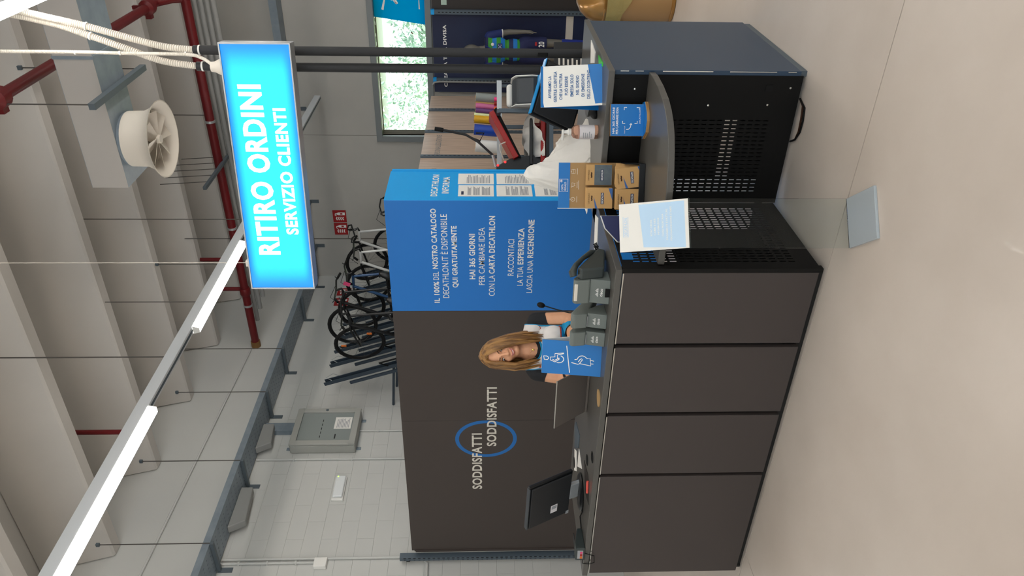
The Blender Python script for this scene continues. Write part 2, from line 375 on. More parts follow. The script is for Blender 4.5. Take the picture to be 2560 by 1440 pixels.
# blue oval behind the words
a = at(1215, 1142, y=PY_); b_ = at(1215, 1051, y=PY_); zt_ = at(1138, 1097, y=PY_).z; zb_ = at(1292, 1097, y=PY_).z
c = loc(((a.x+b_.x)/2, PY_, (zt_+zb_)/2), pw); rx = (b_.x-a.x)/2-.018; rz = (zt_-zb_)/2-.018
o = stroke(MB(), arc(0, 0, rx, 0, 354.375, 63, rz), .037, c, X, Z, .0008, True).build('oval', 'ring_blue', pw)
ytext('SODDISFATTI', 'cream_ink', pw, PY_, 1222, 1083, 1181, 1205.5, .024).name = 'lettering'
ytext('SODDISFATTI', 'cream_ink', pw, PY_, 1115, 968, 1217, 1241, .024)
bw = thing('display_wall', 'bright blue backdrop wall with white service text beside dark grey wall', 'display wall', (-3.729, PY_, 0))
MB().box(0, PXR+3.729-.002, 0, .03, .05, PZ).build('board', 'blue', bw, bevel=.0015, seg=1)
B, Lt = .026, .002
for s, l, r_, t_, b_, bo in (('IL 100%', 756.7, 703.9, 1086.4, 1100, B), ('DEL', 699.5, 679, 1083.5, 1097.5, Lt), ('NOSTRO CATALOGO', 672, 521.4, 1081.5, 1095.5, B),
    ('DECATHLON.IT È DISPONIBILE', 744.5, 535.3, 1104, 1123.5, Lt), ('QUI GRATUITAMENTE', 718.6, 564.5, 1131.5, 1147.5, B), ('HAI 365 GIORNI', 697.8, 584.5, 1173.5, 1188.5, B),
    ('PER CAMBIARE IDEA', 712.2, 568.6, 1197, 1212, Lt), ('CON LA', 739.5, 688, 1222, 1237, Lt), ('CARTA DECATHLON', 683.9, 540, 1222, 1237, B), ('RACCONTACI', 688.9, 597.8, 1269, 1284, Lt),
    ('LA TUA', 713.9, 666.4, 1292.5, 1307, Lt), ('ESPERIENZA', 661, 570, 1293.5, 1308.5, B), ('LASCIA UNA', 731.7, 650.6, 1315.6, 1330, Lt), ('RECENSIONE', 644.5, 549.2, 1318, 1333, B)):
    ytext(s, 'white_ink', bw, PY_, l, r_, t_, b_, bo)
rw = thing('display_wall', 'light blue notice wall end with white heading above posted sheets', 'display wall', (PXR, PY_, 0))
MB().box(-.03, 0, .001, .565, .05, PZ).build('board', 'cyan_blue', rw, bevel=.0015, seg=1)
MB().box(-.045, .004, .565, .60, .0, PZ-.01).build('edge_strip', 'cyan_blue', rw)
xtext('DECATHLON', 'white_ink', rw, PXR, 490.8, 437.2, 1075.5, 1093, .026); xtext('INFORMA', 'white_ink', rw, PXR, 484, 442.5, 1104, 1122, .026)
nm = ['posted A4 sheet with blue box heading, top left on light blue wall', 'posted A4 sheet with two grey columns, top right on light blue wall', 'posted A4 sheet with grey table blocks, middle left on light blue wall',
      'posted A4 sheet with lines of text, middle right on light blue wall', 'posted sheet low on light blue wall, left, half behind white cloth', 'posted blue leaflet low on light blue wall, right']
k = 0
for pt, pb in ((1145.6, 1234.5), (1241.4, 1330), (1337, 1425)):
    for l, r_ in ((491.5, 463.8), (461.5, 435)):
        a = at(pb, l, x=PXR); b_ = at(pb, r_, x=PXR); tz = at(pt, (l+r_)/2, x=PXR).z; bz = at(pb, (l+r_)/2, x=PXR).z
        q = thing('paper_sheet', nm[k], 'sheet', (PXR+.001, a.y, bz)); w_, h_ = b_.y-a.y, tz-bz
        MB().box(0, .002, 0, w_, 0, h_).build('sheet', 'card_blue' if k == 5 else 'paper', q)
        pr = MB(); o_ = V(.002, .02, .03)
        if k in (1, 3): rows(pr, o_, Y, Z, 16, w_-.04, h_-.1, .45, k)
        elif k == 5: pr.add([V(.003, .02, h_-.03), V(.003, w_-.02, h_-.03), V(.003, w_-.02, h_-.06), V(.003, .02, h_-.06)], [(0,1,2,3)])
        else:
            for z0, z1 in ((.03, .10), (.115, .17), (.185, .215)): rows(pr, V(.002, .02, z0), Y, Z, 7, w_-.04, z1-z0, .6, k)
        pr.build('print', 'paper_print' if k != 5 else 'paper', q)
        if k == 0: MB().box(.002, .003, .03, .09, h_-.045, h_-.025).build('logo_box', 'card_navy', q)
        k += 1

# ------------------------------------------------------------------ counters
Y0, ZT = 2.833, .959
XA, XB_, YB2, XR, YR = -3.855, -1.7225, 3.50, -1.032, 4.46
def perforated(x0, x1, z0, z1, holes, cw=.021, rh=.038, sw=.005, sh=.025):
    """sheet in local (a,b) with real slots cut in the hole fields"""
    vs = []; fs = []
    def q(a0, a1, b0, b1):
        n = len(vs); vs.extend([(a0, b0), (a1, b0), (a1, b1), (a0, b1)]); fs.append((n, n+1, n+2, n+3))
    hx0, hx1, hz0, hz1 = holes; nc = int((hx1-hx0)/cw); nr = int((hz1-hz0)/rh)
    hx1 = hx0+nc*cw; hz1 = hz0+nr*rh
    q(x0, hx0, z0, z1); q(hx1, x1, z0, z1); q(hx0, hx1, z0, hz0); q(hx0, hx1, hz1, z1)
    for r_ in range(nr):
        zz = hz0+r_*rh; e = (rh-sh)/2
        q(hx0, hx1, zz, zz+e); q(hx0, hx1, zz+rh-e, zz+rh)
        x_ = hx0
        for c_ in range(nc):
            q(x_, x_+cw-sw, zz+e, zz+rh-e); x_ += cw
        # the strip right of the last slot is the sheet itself
    return vs, fs
ct = thing('service_counter', 'long dark grey service counter with four front panels', 'counter', (XA, Y0, 0))
Lc = XB_-XA; Dp = .74
c = MB().box(.01, Lc-.01, .03, .05, .09, ZT-.035); c.box(.01, .03, .03, Dp, .0, ZT-.035); c.box(.01, Lc-.01, .03, Dp, .08, .10); c.box(.8, .82, .05, Dp, .1, ZT-.035); c.box(1.28, 1.30, .05, Dp, .1, ZT-.035)
c.build('carcass', 'kick', ct)
MB().box(.02, Lc-.02, .035, .06, 0, .09).build('plinth', 'kick', ct)
px = [(-3.84, -3.030), (-3.007, -2.595), (-2.570, -2.160), (-2.135, -1.742)]
for a0, a1 in px:
    p = MB().box(a0-XA, a1-XA, 0, .028, .035, ZT-.04).build('front_panel', 'front_grey', ct, bevel=.0015, seg=1)
    MB().box(a0-XA, a1-XA, -.003, .02, ZT-.0395, ZT-.034).build('chrome_strip', 'chrome', p)
MB().box(-.005, Lc, -.006, Dp+.02, ZT-.03, ZT).build('worktop', 'top_grey', ct, bevel=.003)
# right end of the long counter: perforated black sheet towards the recess
vs, fs = perforated(0, YB2-Y0+.0, .03, ZT-.032, (.05, .62, .12, .90), cw=.024, rh=.042, sw=.008, sh=.030)
o = MB().add([V(Lc, a, b) for a, b in vs], fs).build('perforated_end', 'black_metal', ct)
MB().box(Lc-.16, Lc-.15, .03, Dp-.08, .02, .58).build('light_baffle', 'black', ct); MB().box(Lc-.018, Lc+.002, -.0, .03, .02, ZT-.032).build('corner_post', 'black_metal', ct)  # unseen panel added behind the slots to darken all but the top rows
MB().box(Lc, Lc+.003, .085, .145, .865, .915).build('sticker', 'sign_blue', ct)
for xx, yy in ((.3, .62),): MB().lathe([(.035, ZT), (.035, ZT+.003), (.02, ZT+.003)], 20, (xx, yy, 0)).build('cable_grommet', 'black', ct)
rc = thing('service_counter', 'square counter block with navy side and black perforated front', 'counter', (XB_, YB2, 0))
Lr, Dr = XR-XB_, YR-YB2
MB().box(Lr-.022, Lr, .0, Dr, .035, ZT-.03).build('side_panel', 'navy', rc, bevel=.002)
MB().box(Lr-.03, Lr-.004, .02, Dr-.02, 0, .035).build('plinth', 'galv_dark', rc)
vs, fs = perforated(.0, Lr-.022, .02, ZT-.032, (.05, .47, .14, .74))
MB().add([V(a, .002, b) for a, b in vs], fs).build('perforated_front', 'black_metal', rc)
MB().box(-.12, Lr+.004, -.03, Dr+.01, ZT-.03, ZT).build('worktop', 'top_grey', rc, bevel=.003)
MB().box(0, Lr-.03, .30, .315, .02, .19).box(0, Lr-.03, .30, .315, .27, .60).box(0, Lr*.45, .30, .315, .60, ZT-.04).build('light_baffle', 'black', rc)  # unseen panels added to block light behind the slots, with gaps left bright
c = MB()
for z0, z1 in ((.12, .20), (.34, .56), (.66, .885)): c.box(Lr-.03, Lr-.022+.024, -.004, -.001, z0, z1)
o = MB()
for z0, z1 in ((.06, .10), (.155, .38), (.46, .70), (.79, .83), (.86, .90)): MB().box(Lr-.006, Lr-.002, -.003, .001, z0, z1).build('chrome_strip', 'chrome', rc)
for a in (at(1540, 205, y=YB2), at(1923, 221, y=YB2)):
    MB().box(a.x-XB_-.016, a.x-XB_+.016, -.001, .001, a.z-.017, a.z+.017).build('cutout', 'black', rc)
for q in ((1587, 222), (1976, 220), (1770, 263), (1918, 262)):
    a = at(*q, y=YB2); MB().lathe([(0, .004), (.005, .003), (.006, 0)], 10, (a.x-XB_, 0, a.z), Matrix.Rotation(math.pi/2, 3, 'X')).build('screw', 'chrome', rc, True)
for a in ((.10, .80), (.25, .12)): pass
# curved shelf across the recess
zs = .765
sh = [(-1.04, 3.497), (-1.036, 3.43), (-1.043, 3.30), (-1.062, 3.175), (-1.085, 3.105), (-1.117, 3.045), (-1.16, 2.998), (-1.213, 2.962), (-1.29, 2.922), (-1.375, 2.895), (-1.5, 2.875), (-1.719, 2.868), (-1.719, 3.497)]
tag(MB().poly([(x_, y_, zs-.03) for x_, y_ in sh], (0, 0, .03)).build('curved_shelf', 'top_grey', None, bevel=.003), 'grey shelf with rounded front spanning the recess between counters', 'shelf')
# cables lying under the square counter
for k, (dx, lb) in enumerate(((0, 'thin brown cable looping out from under the square counter'), (.025, 'thin black cable beside brown one under the square counter'))):
    tag(MB().tube([V(-1.17, 3.52, .006), V(-1.19, 3.47-dx, .006), V(-1.25, 3.455-dx, .006), V(-1.31, 3.45-dx*.6, .006), V(-1.36, 3.47, .006), V(-1.39, 3.52, .006)], .005, 6).build('cable', 'brown_ink' if not k else 'black', None, True), lb, 'cable')
# ------------------------------------------------------------------ hanging lightbox sign, its posts and hoses
SL = V(-.9885, -.151, 0); SN = V(-.151, .9885, 0)      # along the sign to its left end; away from the viewer
S0 = V(-1.136, 4.30, 2.62); UX = -SL
sg = thing('lightbox_sign', 'glowing cyan lightbox sign hanging over the counter with white words', 'sign', S0+SL*1.5, math.atan2(UX.y, UX.x))
def frame(mb, w, h, d, t):
    return mb.box(0, w, 0, d, 0, t).box(0, w, 0, d, h-t, h).box(0, t, 0, d, t, h-t).box(w-t, w, 0, d, t, h-t)
frame(MB(), 1.5, .4, .10, .008).build('frame', 'alu', sg, bevel=.001, seg=1)
MB().box(.008, 1.492, .085, .095, .008, .392).build('back_plate', 'alu', sg)
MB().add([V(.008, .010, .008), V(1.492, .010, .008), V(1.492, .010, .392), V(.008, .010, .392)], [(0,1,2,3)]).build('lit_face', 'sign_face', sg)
def spt(px, py):
    q = FW + RT*((720-py)/FPX) + DN*((px-1280)/FPX); n_ = SN; t_ = (S0-CAM).dot(n_)/q.dot(n_); p = CAM+q*t_-sg.location
    return p.dot(UX), p.z
for s, l, r_, pt, pb in (('RITIRO ORDINI', 637.5, 212.5, 647, 702), ('SERVIZIO CLIENTI', 587.5, 271.5, 716, 747)):
    x0, z0 = spt(pb, l); x1, _ = spt(pb, r_); _, z1 = spt(pt, l)
    text(s, 'sign_white', sg, V(x0, .010, z0), X, Z, x1-x0, z1-z0, .036, lift=.002)
for x_ in (.16,): MB().box(x_-.02, x_+.02, .03, .07, .40, .425).build('hook', 'ivory', sg, bevel=.004)
MB().lathe([(.042, 0), (.044, .02), (.03, .05), (.028, .07)], 20, (1.36, .06, .40)).build('cable_cup', 'ivory', sg, True)
a = S0+SL*1.34+SN*.05
tag(MB().tube([V(a.x, a.y, 3.045), V(a.x-.0, a.y, 6.3)], .0022, 5).build('suspension_wire', 'ivory'), 'thin pale wire holding the left end of the lightbox sign', 'wire')
pos = ((-1.236, 4.51), (-1.332, 4.51))
for k, (x_, y_) in enumerate(pos):
    p = thing('service_post', ('dark round post behind sign, right of the pair', 'dark round post behind sign, left of the pair')[k], 'post', (x_, y_, 0), 0, 'posts behind the lightbox sign')
    MB().lathe([(.0, 0), (.05, 0), (.05, .012), (.0265, .014), (.0265, 3.235), (.0, 3.235)], 20).build('tube', 'soft_black', p, True)
    MB().lathe([(.0285, 3.195), (.0285, 3.205)], 18).build('cable_tie', 'white', p)
    if k == 0: MB().box(-.012, .012, -.0285, -.024, 1.16, 1.22).build('socket', 'black', p, bevel=.003)
def hose(mb, pts, r, pitch):
    """corrugated hose along a polyline"""
    P_ = [Vector(q) for q in pts]; out = []
    for i in range(len(P_)-1):
        p0 = P_[max(i-1, 0)]; p1 = P_[i]; p2 = P_[i+1]; p3 = P_[min(i+2, len(P_)-1)]
        n = max(2, int((p2-p1).length/pitch*2))
        for k in range(n):
            t = k/n; out.append(.5*((2*p1)+(p2-p0)*t+(2*p0-5*p1+4*p2-p3)*t*t+(3*p1-p0-3*p2+p3)*t**3))
    out.append(P_[-1]); R = [r if k % 2 else r*.84 for k in range(len(out))]
    return mb.tube(out, R, 10)
hz = [[(-1.236, 4.51, 3.22), (-1.215, 4.50, 3.40), (-1.16, 4.49, 3.60), (-1.10, 4.48, 3.80), (-1.055, 4.48, 4.0), (-.98, 4.48, 4.35), (-.9, 4.5, 5.0), (-.85, 4.5, 5.9)],
      [(-1.332, 4.51, 3.22), (-1.30, 4.50, 3.42), (-1.235, 4.50, 3.60), (-1.16, 4.50, 3.80), (-1.09, 4.50, 4.0), (-1.02, 4.50, 4.35), (-.95, 4.52, 5.0), (-.9, 4.52, 5.9)]]
for k in range(2):
    o = thing('corrugated_hose', ('thick ivory corrugated hose rising from the right service post', 'thick ivory corrugated hose rising from the left service post')[k], 'hose', hz[k][0], 0, 'hoses above the sign')
    b0 = Vector(hz[k][0]); hose(MB(), [Vector(q)-b0 for q in hz[k]], .021, .011).build('hose', 'ivory', o, True)
    for j in (3,): MB().lathe([(.024, -.004), (.024, .004)], 14, Vector(hz[k][j])-b0, Matrix.Rotation(.3, 3, 'Y')).build('cable_tie', 'white', o)
o = thing('corrugated_hose', 'thin ivory corrugated hose dropping to the cup on the sign', 'hose', (-1.29, 4.36, 3.12))
hose(MB(), [V(0.01, 0, -.03), V(.04, .03, .03), V(.055, .05, .12), V(.055, .06, .4), V(.06, .06, .8), V(.06, .06, 1.6), V(.06, .06, 2.9)], .0105, .008).build('hose', 'ivory', o, True)
for z_ in (.13, .5, .75): MB().lathe([(.0125, -.005), (.0125, .005)], 12, (.057, .06, z_)).build('cable_tie', 'white', o)

# ------------------------------------------------------------------ LED tracks
def led_run(x, z, y0, y1, lamps, label):
    t = thing('led_track', label, 'light', (x, y0, z))
    MB().poly([(-.034, 0, .012), (.034, 0, .012), (.040, 0, .10), (-.040, 0, .10)], (0, y1-y0, 0)).build('track', 'track', t, bevel=.003, seg=1)
    MB().poly([(-.012, 0, .010), (.012, 0, .010), (.012, 0, .0119), (-.012, 0, .0119)], (0, y1-y0, 0)).build('channel', 'galv_dark', t)
    for a in lamps:
        d = MB().poly([(-.022, a-y0, -.045), (.022, a-y0, -.045), (.035, a-y0, .0099), (-.035, a-y0, .0099)], (0, 1.5, 0)).build('diffuser', 'lamp_on', t)
        for yy in (a-y0-.006, a-y0+1.5): MB().poly([(-.023, yy, -.046), (.023, yy, -.046), (.036, yy, .0099), (-.036, yy, .0099)], (0, .006, 0)).build('end_cap', 'white', t)
    return t
led_run(-3.80, 4.0, -7, 11.3, [y_ for y_ in (-6.6, -4.25, -1.9, .45, 2.77, 5.27, 7.7)], 'white LED light track running over the counter, seen crossing the left half')
led_run(-.93, 4.0, -7, 11.3, [y_ for y_ in (-6.0, -3.6, -1.2, 1.0, 3.2, 5.6, 8.0)], 'second LED light track, its lamp showing at the top of the sign hoses')
for x_, lb in ((1.95, 'LED light track over the aisle right of the counter'), (4.8, 'LED light track over the shop floor farther right'), (7.7, 'outermost LED light track over the shop floor')):
    led_run(x_, 4.0, -7, 11.3, [y_ for y_ in (-6.3, -3.9, -1.5, .9, 3.3, 5.7, 8.1)], lb)
RODN = 0
def rod(x, y, z0, z1, lb, clip=True):
    o = thing('hanging_rod', lb, 'rod', (x, y, z0)); MB().tube([V(0, 0, 0), V(0, 0, z1-z0)], .006, 6).build('rod', 'rod', o)
    if clip: MB().box(-.018, .018, -.014, .014, z1-z0-.035, z1-z0).build('clip', 'galv_dark', o)
    return o

# ------------------------------------------------------------------ sprinkler pipes, duct, conduits
mp = thing('sprinkler_pipe', 'long red sprinkler main running under the ceiling ribs', 'pipe', (-7.1, 9.415, 5.045))
MB().tube([V(.05, 0, 0), V(9.5, 0, 0)], .057, 14).build('main', 'red_pipe', mp, True)
MB().lathe([(.0, 0), (.07, 0), (.07, .10), (.0, .10)], 16, (-.0, 0, 0), Matrix.Rotation(math.pi/2, 3, 'Y')).build('wall_collar', 'brown_cap', mp, True)
for x_ in (.75, 2.05, 3.6): MB().lathe([(.066, 0), (.066, .03)], 14, (x_, 0, 0), Matrix.Rotation(math.pi/2, 3, 'Y')).build('clamp', 'alu', mp, True)
for x_, h in ((1.28, .0), (2.0, .35)):
    pass
MB().tube([V(1.05, 0, .0), V(1.05, 0, .42)], .03, 10).build('stub', 'red_pipe', mp, True)
MB().tube([V(1.55, 0, .0), V(1.55, 0, .54)], .028, 10).build('stub', 'red_pipe', mp, True)
MB().lathe([(.066, 0), (.075, .02), (.075, .10), (.066, .12)], 14, (.95, 0, 0), Matrix.Rotation(math.pi/2, 3, 'Y')).build('coupling', 'red_pipe', mp, True)
bp_ = thing('sprinkler_pipe', 'red sprinkler branch pipe with coupling running above the duct', 'pipe', (-1.98, 3.0, 5.3))
MB().tube([V(0, 0, 0), V(0, 6.2, 0)], .048, 12).build('branch', 'red_pipe', bp_, True)
MB().tube([V(0, 6.15, 0), V(0, 6.35, -.12), V(0, 6.41, -.25)], .045, 12).build('elbow', 'red_pipe', bp_, True)
for y_ in (2.75, 5.85):
    c = MB().lathe([(.05, 0), (.085, .03), (.085, .13), (.05, .16)], 14, (0, y_, 0), Matrix.Rotation(-math.pi/2, 3, 'X')); c.box(-.12, -.05, y_+.04, y_+.12, -.03, .03); c.box(-.02, .02, y_+.05, y_+.1, .06, .16)
    c.build('coupling', 'red_pipe', bp_, True)
o = at(218, 1080, y=6.9); tag(MB().tube([V(-5.92, 6.285, 5.52), V(-5.92, 6.285, 6.34)], .028, 8).build('sprinkler_drop', 'red_pipe', None, True), 'short vertical red pipe between ceiling ribs above the LED track', 'pipe')
for k in range(4):
    x_e = -6.75+.22*k; tag(MB().tube([V(x_e, 9.62, 5.02-.075*k), V(2.4, 9.62, 5.02-.075*k)], .034, 10).build('conduit', 'grey_pipe', None, True),
        ('topmost of four grey conduits below the red main', 'second grey conduit below the red main', 'third grey conduit below the red main', 'lowest of four grey conduits below the red main')[k], 'conduit', 'grey conduits below the red main')
hb = thing('hanger_channel', 'dark steel channel hanging under conduits with thin rods', 'hanger', (-4.05, 8.6, 4.98))
MB().box(-.02, .02, 0, 1.2, -.02, .02).build('channel', 'galv_dark', hb)
for k in range(5): MB().tube([V(0, .2+.2*k, .02), V(-.04, .2+.2*k, .62)], .005, 5).build('rod', 'rod', hb)
dz = 4.6
dc = thing('air_duct', 'galvanised rectangular air duct with round swirl diffuser under its end', 'air duct', (-2.835, 6.03, dz))
MB().box(0, 4.4, 0, .003, 0, .30).build('front_sheet', 'duct_front_lit', dc); MB().box(0, 4.4, .003, .45, 0, .003).build('bottom_sheet', 'galv', dc)  # light painted in: front sheet coloured paler, underside in the darker metal
MB().box(0, 4.4, .447, .45, .003, .30).build('rear_sheet', 'galv', dc); MB().box(0, 4.4, 0, .45, .30, .303).build('top_sheet', 'galv', dc); MB().box(0, .003, .003, .447, .003, .30).build('end_cap', 'galv', dc)
for x_ in (1.1, 2.3): MB().box(x_, x_+.025, -.006, .456, -.008, .31).build('flange', 'galv', dc)
D = at(393, 348, y=6.25); dd = V(D.x, 6.25, D.z)-dc.location
MB().lathe([(.222, 0), (.222, .129), (.215, .129), (.215, .0)], 32, (dd.x, .225, -.13)).build('spigot', 'galv', dc, True)
MB().lathe([(.235, .21), (.238, .07), (.27, .0), (.325, -.055), (.33, -.06), (.32, -.06), (.265, -.005), (.23, .07)], 36, (dd.x, .225, -.24)).build('diffuser_ring', 'ivory', dc, True)
h = MB().lathe([(0, -.03), (.035, -.03), (.04, .02), (0, .02)], 16, (dd.x, .225, -.25)).build('diffuser_hub', 'ivory', dc, True)
for k in range(8):
    a = 2*math.pi*k/8; M_ = Matrix.Rotation(a, 3, 'Z')
    pts = [M_ @ V(.03, -.05, .0), M_ @ V(.235, -.09, .02), M_ @ V(.235, .05, -.045), M_ @ V(.03, .02, -.03)]
    MB().poly([p_+V(dd.x, .225, -.23) for p_ in pts], (0, 0, .003)).build('diffuser_blade', 'ivory', dc)
ch = thing('hanger_channel', 'dark steel channel strapped beneath the air duct', 'hanger', (-2.02, 5.75, 4.57)); MB().box(-.025, .025, 0, 1.05, -.03, .02).build('channel', 'galv_dark', ch)
for x_, y_ in ((-2.02, 5.80), (-2.02, 6.75)): rod(x_, y_, 4.60, 5.63, 'thin rod at %s end of the channel under the duct' % ('the near' if y_ < 6 else 'the far'))
for (x_, y_, z0, z1), lb in zip(((-3.8, 7.3, 4.09, 6.3), (-3.8, 4.9, 4.09, 6.3), (-4.6, 6.9, 4.4, 5.7), (-5.2, 9.4, 5.1, 6.3), (-3.4, 9.4, 5.1, 6.3), (-4.9, 8.2, 4.7, 5.63)),
    ('thin rod above the far lamp of the LED track', 'thin rod above the near lamp of the LED track', 'thin rod hanging left of the LED track', 'thin rod clamped to the red main, left one', 'thin rod clamped to the red main, right one', 'thin rod left of the lightbox sign under the rib')):
    rod(x_, y_, z0, z1, lb)

# ------------------------------------------------------------------ things on the left wall
zt0, zt1 = 4.45, 4.73
tr = thing('cable_tray', 'galvanised perforated cable tray running along the white wall', 'cable tray', (XW+.02, 4.2, 4.45))
MB().box(0, .43, -6, 7.25, 0, .004).build('bottom', 'galv', tr); MB().box(.426, .43, -6, 7.25, .004, .075).build('side', 'galv', tr); MB().box(0, .004, -6, 7.25, .004, .075).build('side', 'galv', tr)
s = MB()
for i in range(70):
    for j in range(6): s.box(.05+.06*j, .058+.06*j, .05+.103*i, .075+.103*i, -.001, .0)
o = s.build('perforation', 'galv_dark', tr); o['kind'] = 'stuff'
for k, y_ in enumerate((.75+.4, 1.85+.5, 3.6, 4.55, 5.9, 6.9)):
    b = thing('tray_bracket', 'steel bracket under the wall cable tray, number %s from the near end' % ('one', 'two', 'three', 'four', 'five', 'six')[k], 'bracket', (XW, 4.2+y_, 4.41), 0, 'brackets under the wall cable tray')
    MB().box(0, .46, -.02, .02, .0, .036).build('arm', 'galv_dark', b); MB().box(0, .008, -.03, .03, -.12, .036).build('wall_plate', 'galv_dark', b)
    if k in (0, 1, 2, 3): rod(XW+.455, 4.2+y_, 4.446, ZB+.0 if k < 3 else 6.3, 'thin rod down to the %s tray bracket' % ('first', 'second', 'third', 'fourth')[k])
t2 = thing('cable_tray', 'galvanised cable tray running along the back wall above the window', 'cable tray', (XW+.46, YF-.30, 4.45))
MB().box(0, 8, 0, .28, 0, .004).build('bottom', 'galv', t2); MB().box(0, 8, 0, .004, .004, .11).build('side', 'galv', t2)
for k, x_ in enumerate((.15, 1.0, 2.6)):
    b = thing('tray_bracket', ('bracket under back wall tray beside the corner', 'bracket under back wall tray above the extinguisher signs', 'bracket under back wall tray left of the window')[k], 'bracket', (XW+.46+x_, YF-.33, 4.41)); MB().box(-.02, .02, 0, .33, 0, .036).build('arm', 'galv_dark', b); MB().box(-.03, .03, .322, .33, -.12, .036).build('wall_plate', 'galv_dark', b)
for y_, w_ in ((5.9, .5), (7.15, .35)):
    tag(MB().poly([(XW+.06, y_, 4.27), (XW+.06, y_+w_, 4.31), (XW+.06, y_+w_, 4.449), (XW+.06, y_-.1, 4.449)], (.1, 0, 0)).build('junction_box', 'grey_pipe', None, bevel=.01), 'grey junction box %s under the wall cable tray' % ('near the emergency lamp' if y_ < 6.5 else 'beside the panel drop'), 'junction box')
cb = thing('control_cabinet', 'grey wall control cabinet with glazed door and white notice', 'cabinet', (XW, 7.10, 3.20))
W2, H2, D2 = .68, .84, .17
MB().box(0, D2-.03, 0, W2, 0, H2).build('body', 'cabinet_grey', cb, bevel=.02)
d = MB(); t = .075
d.box(D2-.03, D2, 0, W2, 0, t).box(D2-.03, D2, 0, W2, H2-t, H2).box(D2-.03, D2, 0, t, t, H2-t).box(D2-.03, D2, W2-t, W2, t, H2-t)
d = d.build('door', 'cabinet_grey', cb, bevel=.006); MB().box(D2-.029, D2-.022, t, W2-t, t, H2-t).build('pane', 'cab_glass', d)
MB().box(D2-.021, D2-.019, .30, .52, t+.02, t+.24).build('notice', 'paper', d)
rows(MB(), V(D2-.018, .32, t+.04), Y, Z, 9, .18, .17, .35, 5).build('notice_print', 'paper_print', d)
for k in range(5): MB().box(D2-.022, D2-.017, .14+.075*k, .175+.075*k, .47, .478).build('switch', 'soft_black', cb)
MB().box(D2-.022, D2-.017, .12, .20, .27, .285).build('switch', 'soft_black', cb); MB().lathe([(.02, 0), (.02, .004)], 12, (D2, W2-.035, .45), Matrix.Rotation(math.pi/2, 3, 'Y')).build('lock', 'galv_dark', cb)
for y_, z_ in ((.08, -.03), (W2-.08, -.03), (.08, H2+.03)): MB().box(0, .012, y_-.025, y_+.025, z_-.03, z_+.03).build('lug', 'galv', cb, bevel=.008)
tag(MB().box(XW, XW+.08, 7.45, 7.60, 4.07, 4.448).build('cable_duct', 'galv', None, bevel=.004), 'shiny galvanised duct between wall tray and control cabinet', 'cable duct')
MBd = MB().box(0, .06, 0, .37, 0, .105)
em = thing('emergency_lamp', 'slim white emergency lamp with green indicator on the wall', 'lamp', (XW, 6.30, 3.24))
MB().box(0, .03, 0, .37, 0, .14).build('base', 'white', em, bevel=.006); MB().box(.03, .06, .03, .365, .01, .13).build('lens', 'lens', em, bevel=.012); MB().box(.055, .062, .34, .355, .095, .11).build('indicator', 'green_led', em)
def wpipe(y, z0, z1, r, lb):
    o = thing('wall_conduit', lb, 'conduit', (XW+r+.004, y, z0)); MB().tube([V(0, 0, 0), V(0, 0, z1-z0)], r, 8).build('tube', 'plaster', o, True)
    for k in range(3): MB().box(-r-.003, r+.004, -r-.006, r+.006, (z1-z0)*(.2+.3*k), (z1-z0)*(.2+.3*k)+.02).build('clip', 'plaster', o)
wpipe(6.985, 2.0, 4.44, .013, 'white conduit on the wall just left of the control cabinet')
wpipe(7.5, 1.9, 3.2, .012, 'white conduit dropping below the control cabinet')
wpipe(5.42, 3.4, 4.44, .013, 'white conduit dropping to the small white box')
tag(MB().tube([V(XW+.02, 5.47, 4.44), V(XW+.02, 5.47, 2.30), V(XW+.02, 5.45, 2.22), V(XW+.02, 5.38, 2.17), V(XW+.02, 4.6, 2.15)], .014, 8).build('wall_conduit', 'plaster', None, True), 'white conduit bending away beside the slotted upright', 'conduit')
jb = tag(MB().box(0, .06, -.06, .06, -.07, .07).build('junction_box', 'white', None, bevel=.008), 'small white box on the wall at the bottom of the conduit', 'junction box'); jb.location = (XW, 5.40, 3.345)
tag(MB().tube([V(XW+.02, -2.0, 5.55), V(XW+.02, 9.3, 5.10)], .014, 8).build('wall_conduit', 'plaster', None, True), 'painted conduit rising along the wall above the cable tray', 'conduit')
# fire extinguisher signs
def ext_sign(o, ux, lb):
    n_ = ux.cross(Z); s = thing('safety_sign', lb, 'sign', o); w_, h_ = .225, .225
    MB().poly([V(0, 0, 0), ux*w_, ux*w_+Z*h_, Z*h_], n_*.004).build('plate', 'sign_red', s)
    k = n_*.0045
    m_ = MB(); f_ = lambda a, b_: ux*a+Z*b_+k
    m_.add([f_(.135, .02), f_(.185, .02), f_(.185, .13), f_(.175, .155), f_(.145, .155), f_(.135, .13)], [(0,1,2,3,4,5)])
    m_.add([f_(.15, .155), f_(.17, .155), f_(.17, .18), f_(.15, .18)], [(0,1,2,3)])
    stroke(m_, [(.165, .18), (.13, .185), (.12, .16)], .012, k, ux, Z, .0003)
    for j in range(4): stroke(m_, [(.04, .05+.035*j), (.07, .065+.035*j), (.10, .05+.035*j)], .018, k, ux, Z, .0003)
    m_.build('symbol', 'white_ink', s); MB().add([f_(.145, .06)+n_*.001, f_(.175, .06)+n_*.001, f_(.175, .10)+n_*.001, f_(.145, .10)+n_*.001], [(0,1,2,3)]).build('mark', 'sign_red', s)
e0 = at(870, 556, y=YF)
ext_sign(V(-6.03, YF-.005, 3.86), X, 'red fire extinguisher sign on back wall, right of the pair'); ext_sign(V(-6.27, YF-.005, 3.86), X, 'red fire extinguisher sign on back wall, left of the pair')
ext_sign(V(XW+.002, 10.83, 3.82), Y, 'red fire extinguisher sign on white side wall, farther of the two'); ext_sign(V(XW+.002, 10.52, 3.82), Y, 'red fire extinguisher sign on white side wall, nearer of the two')
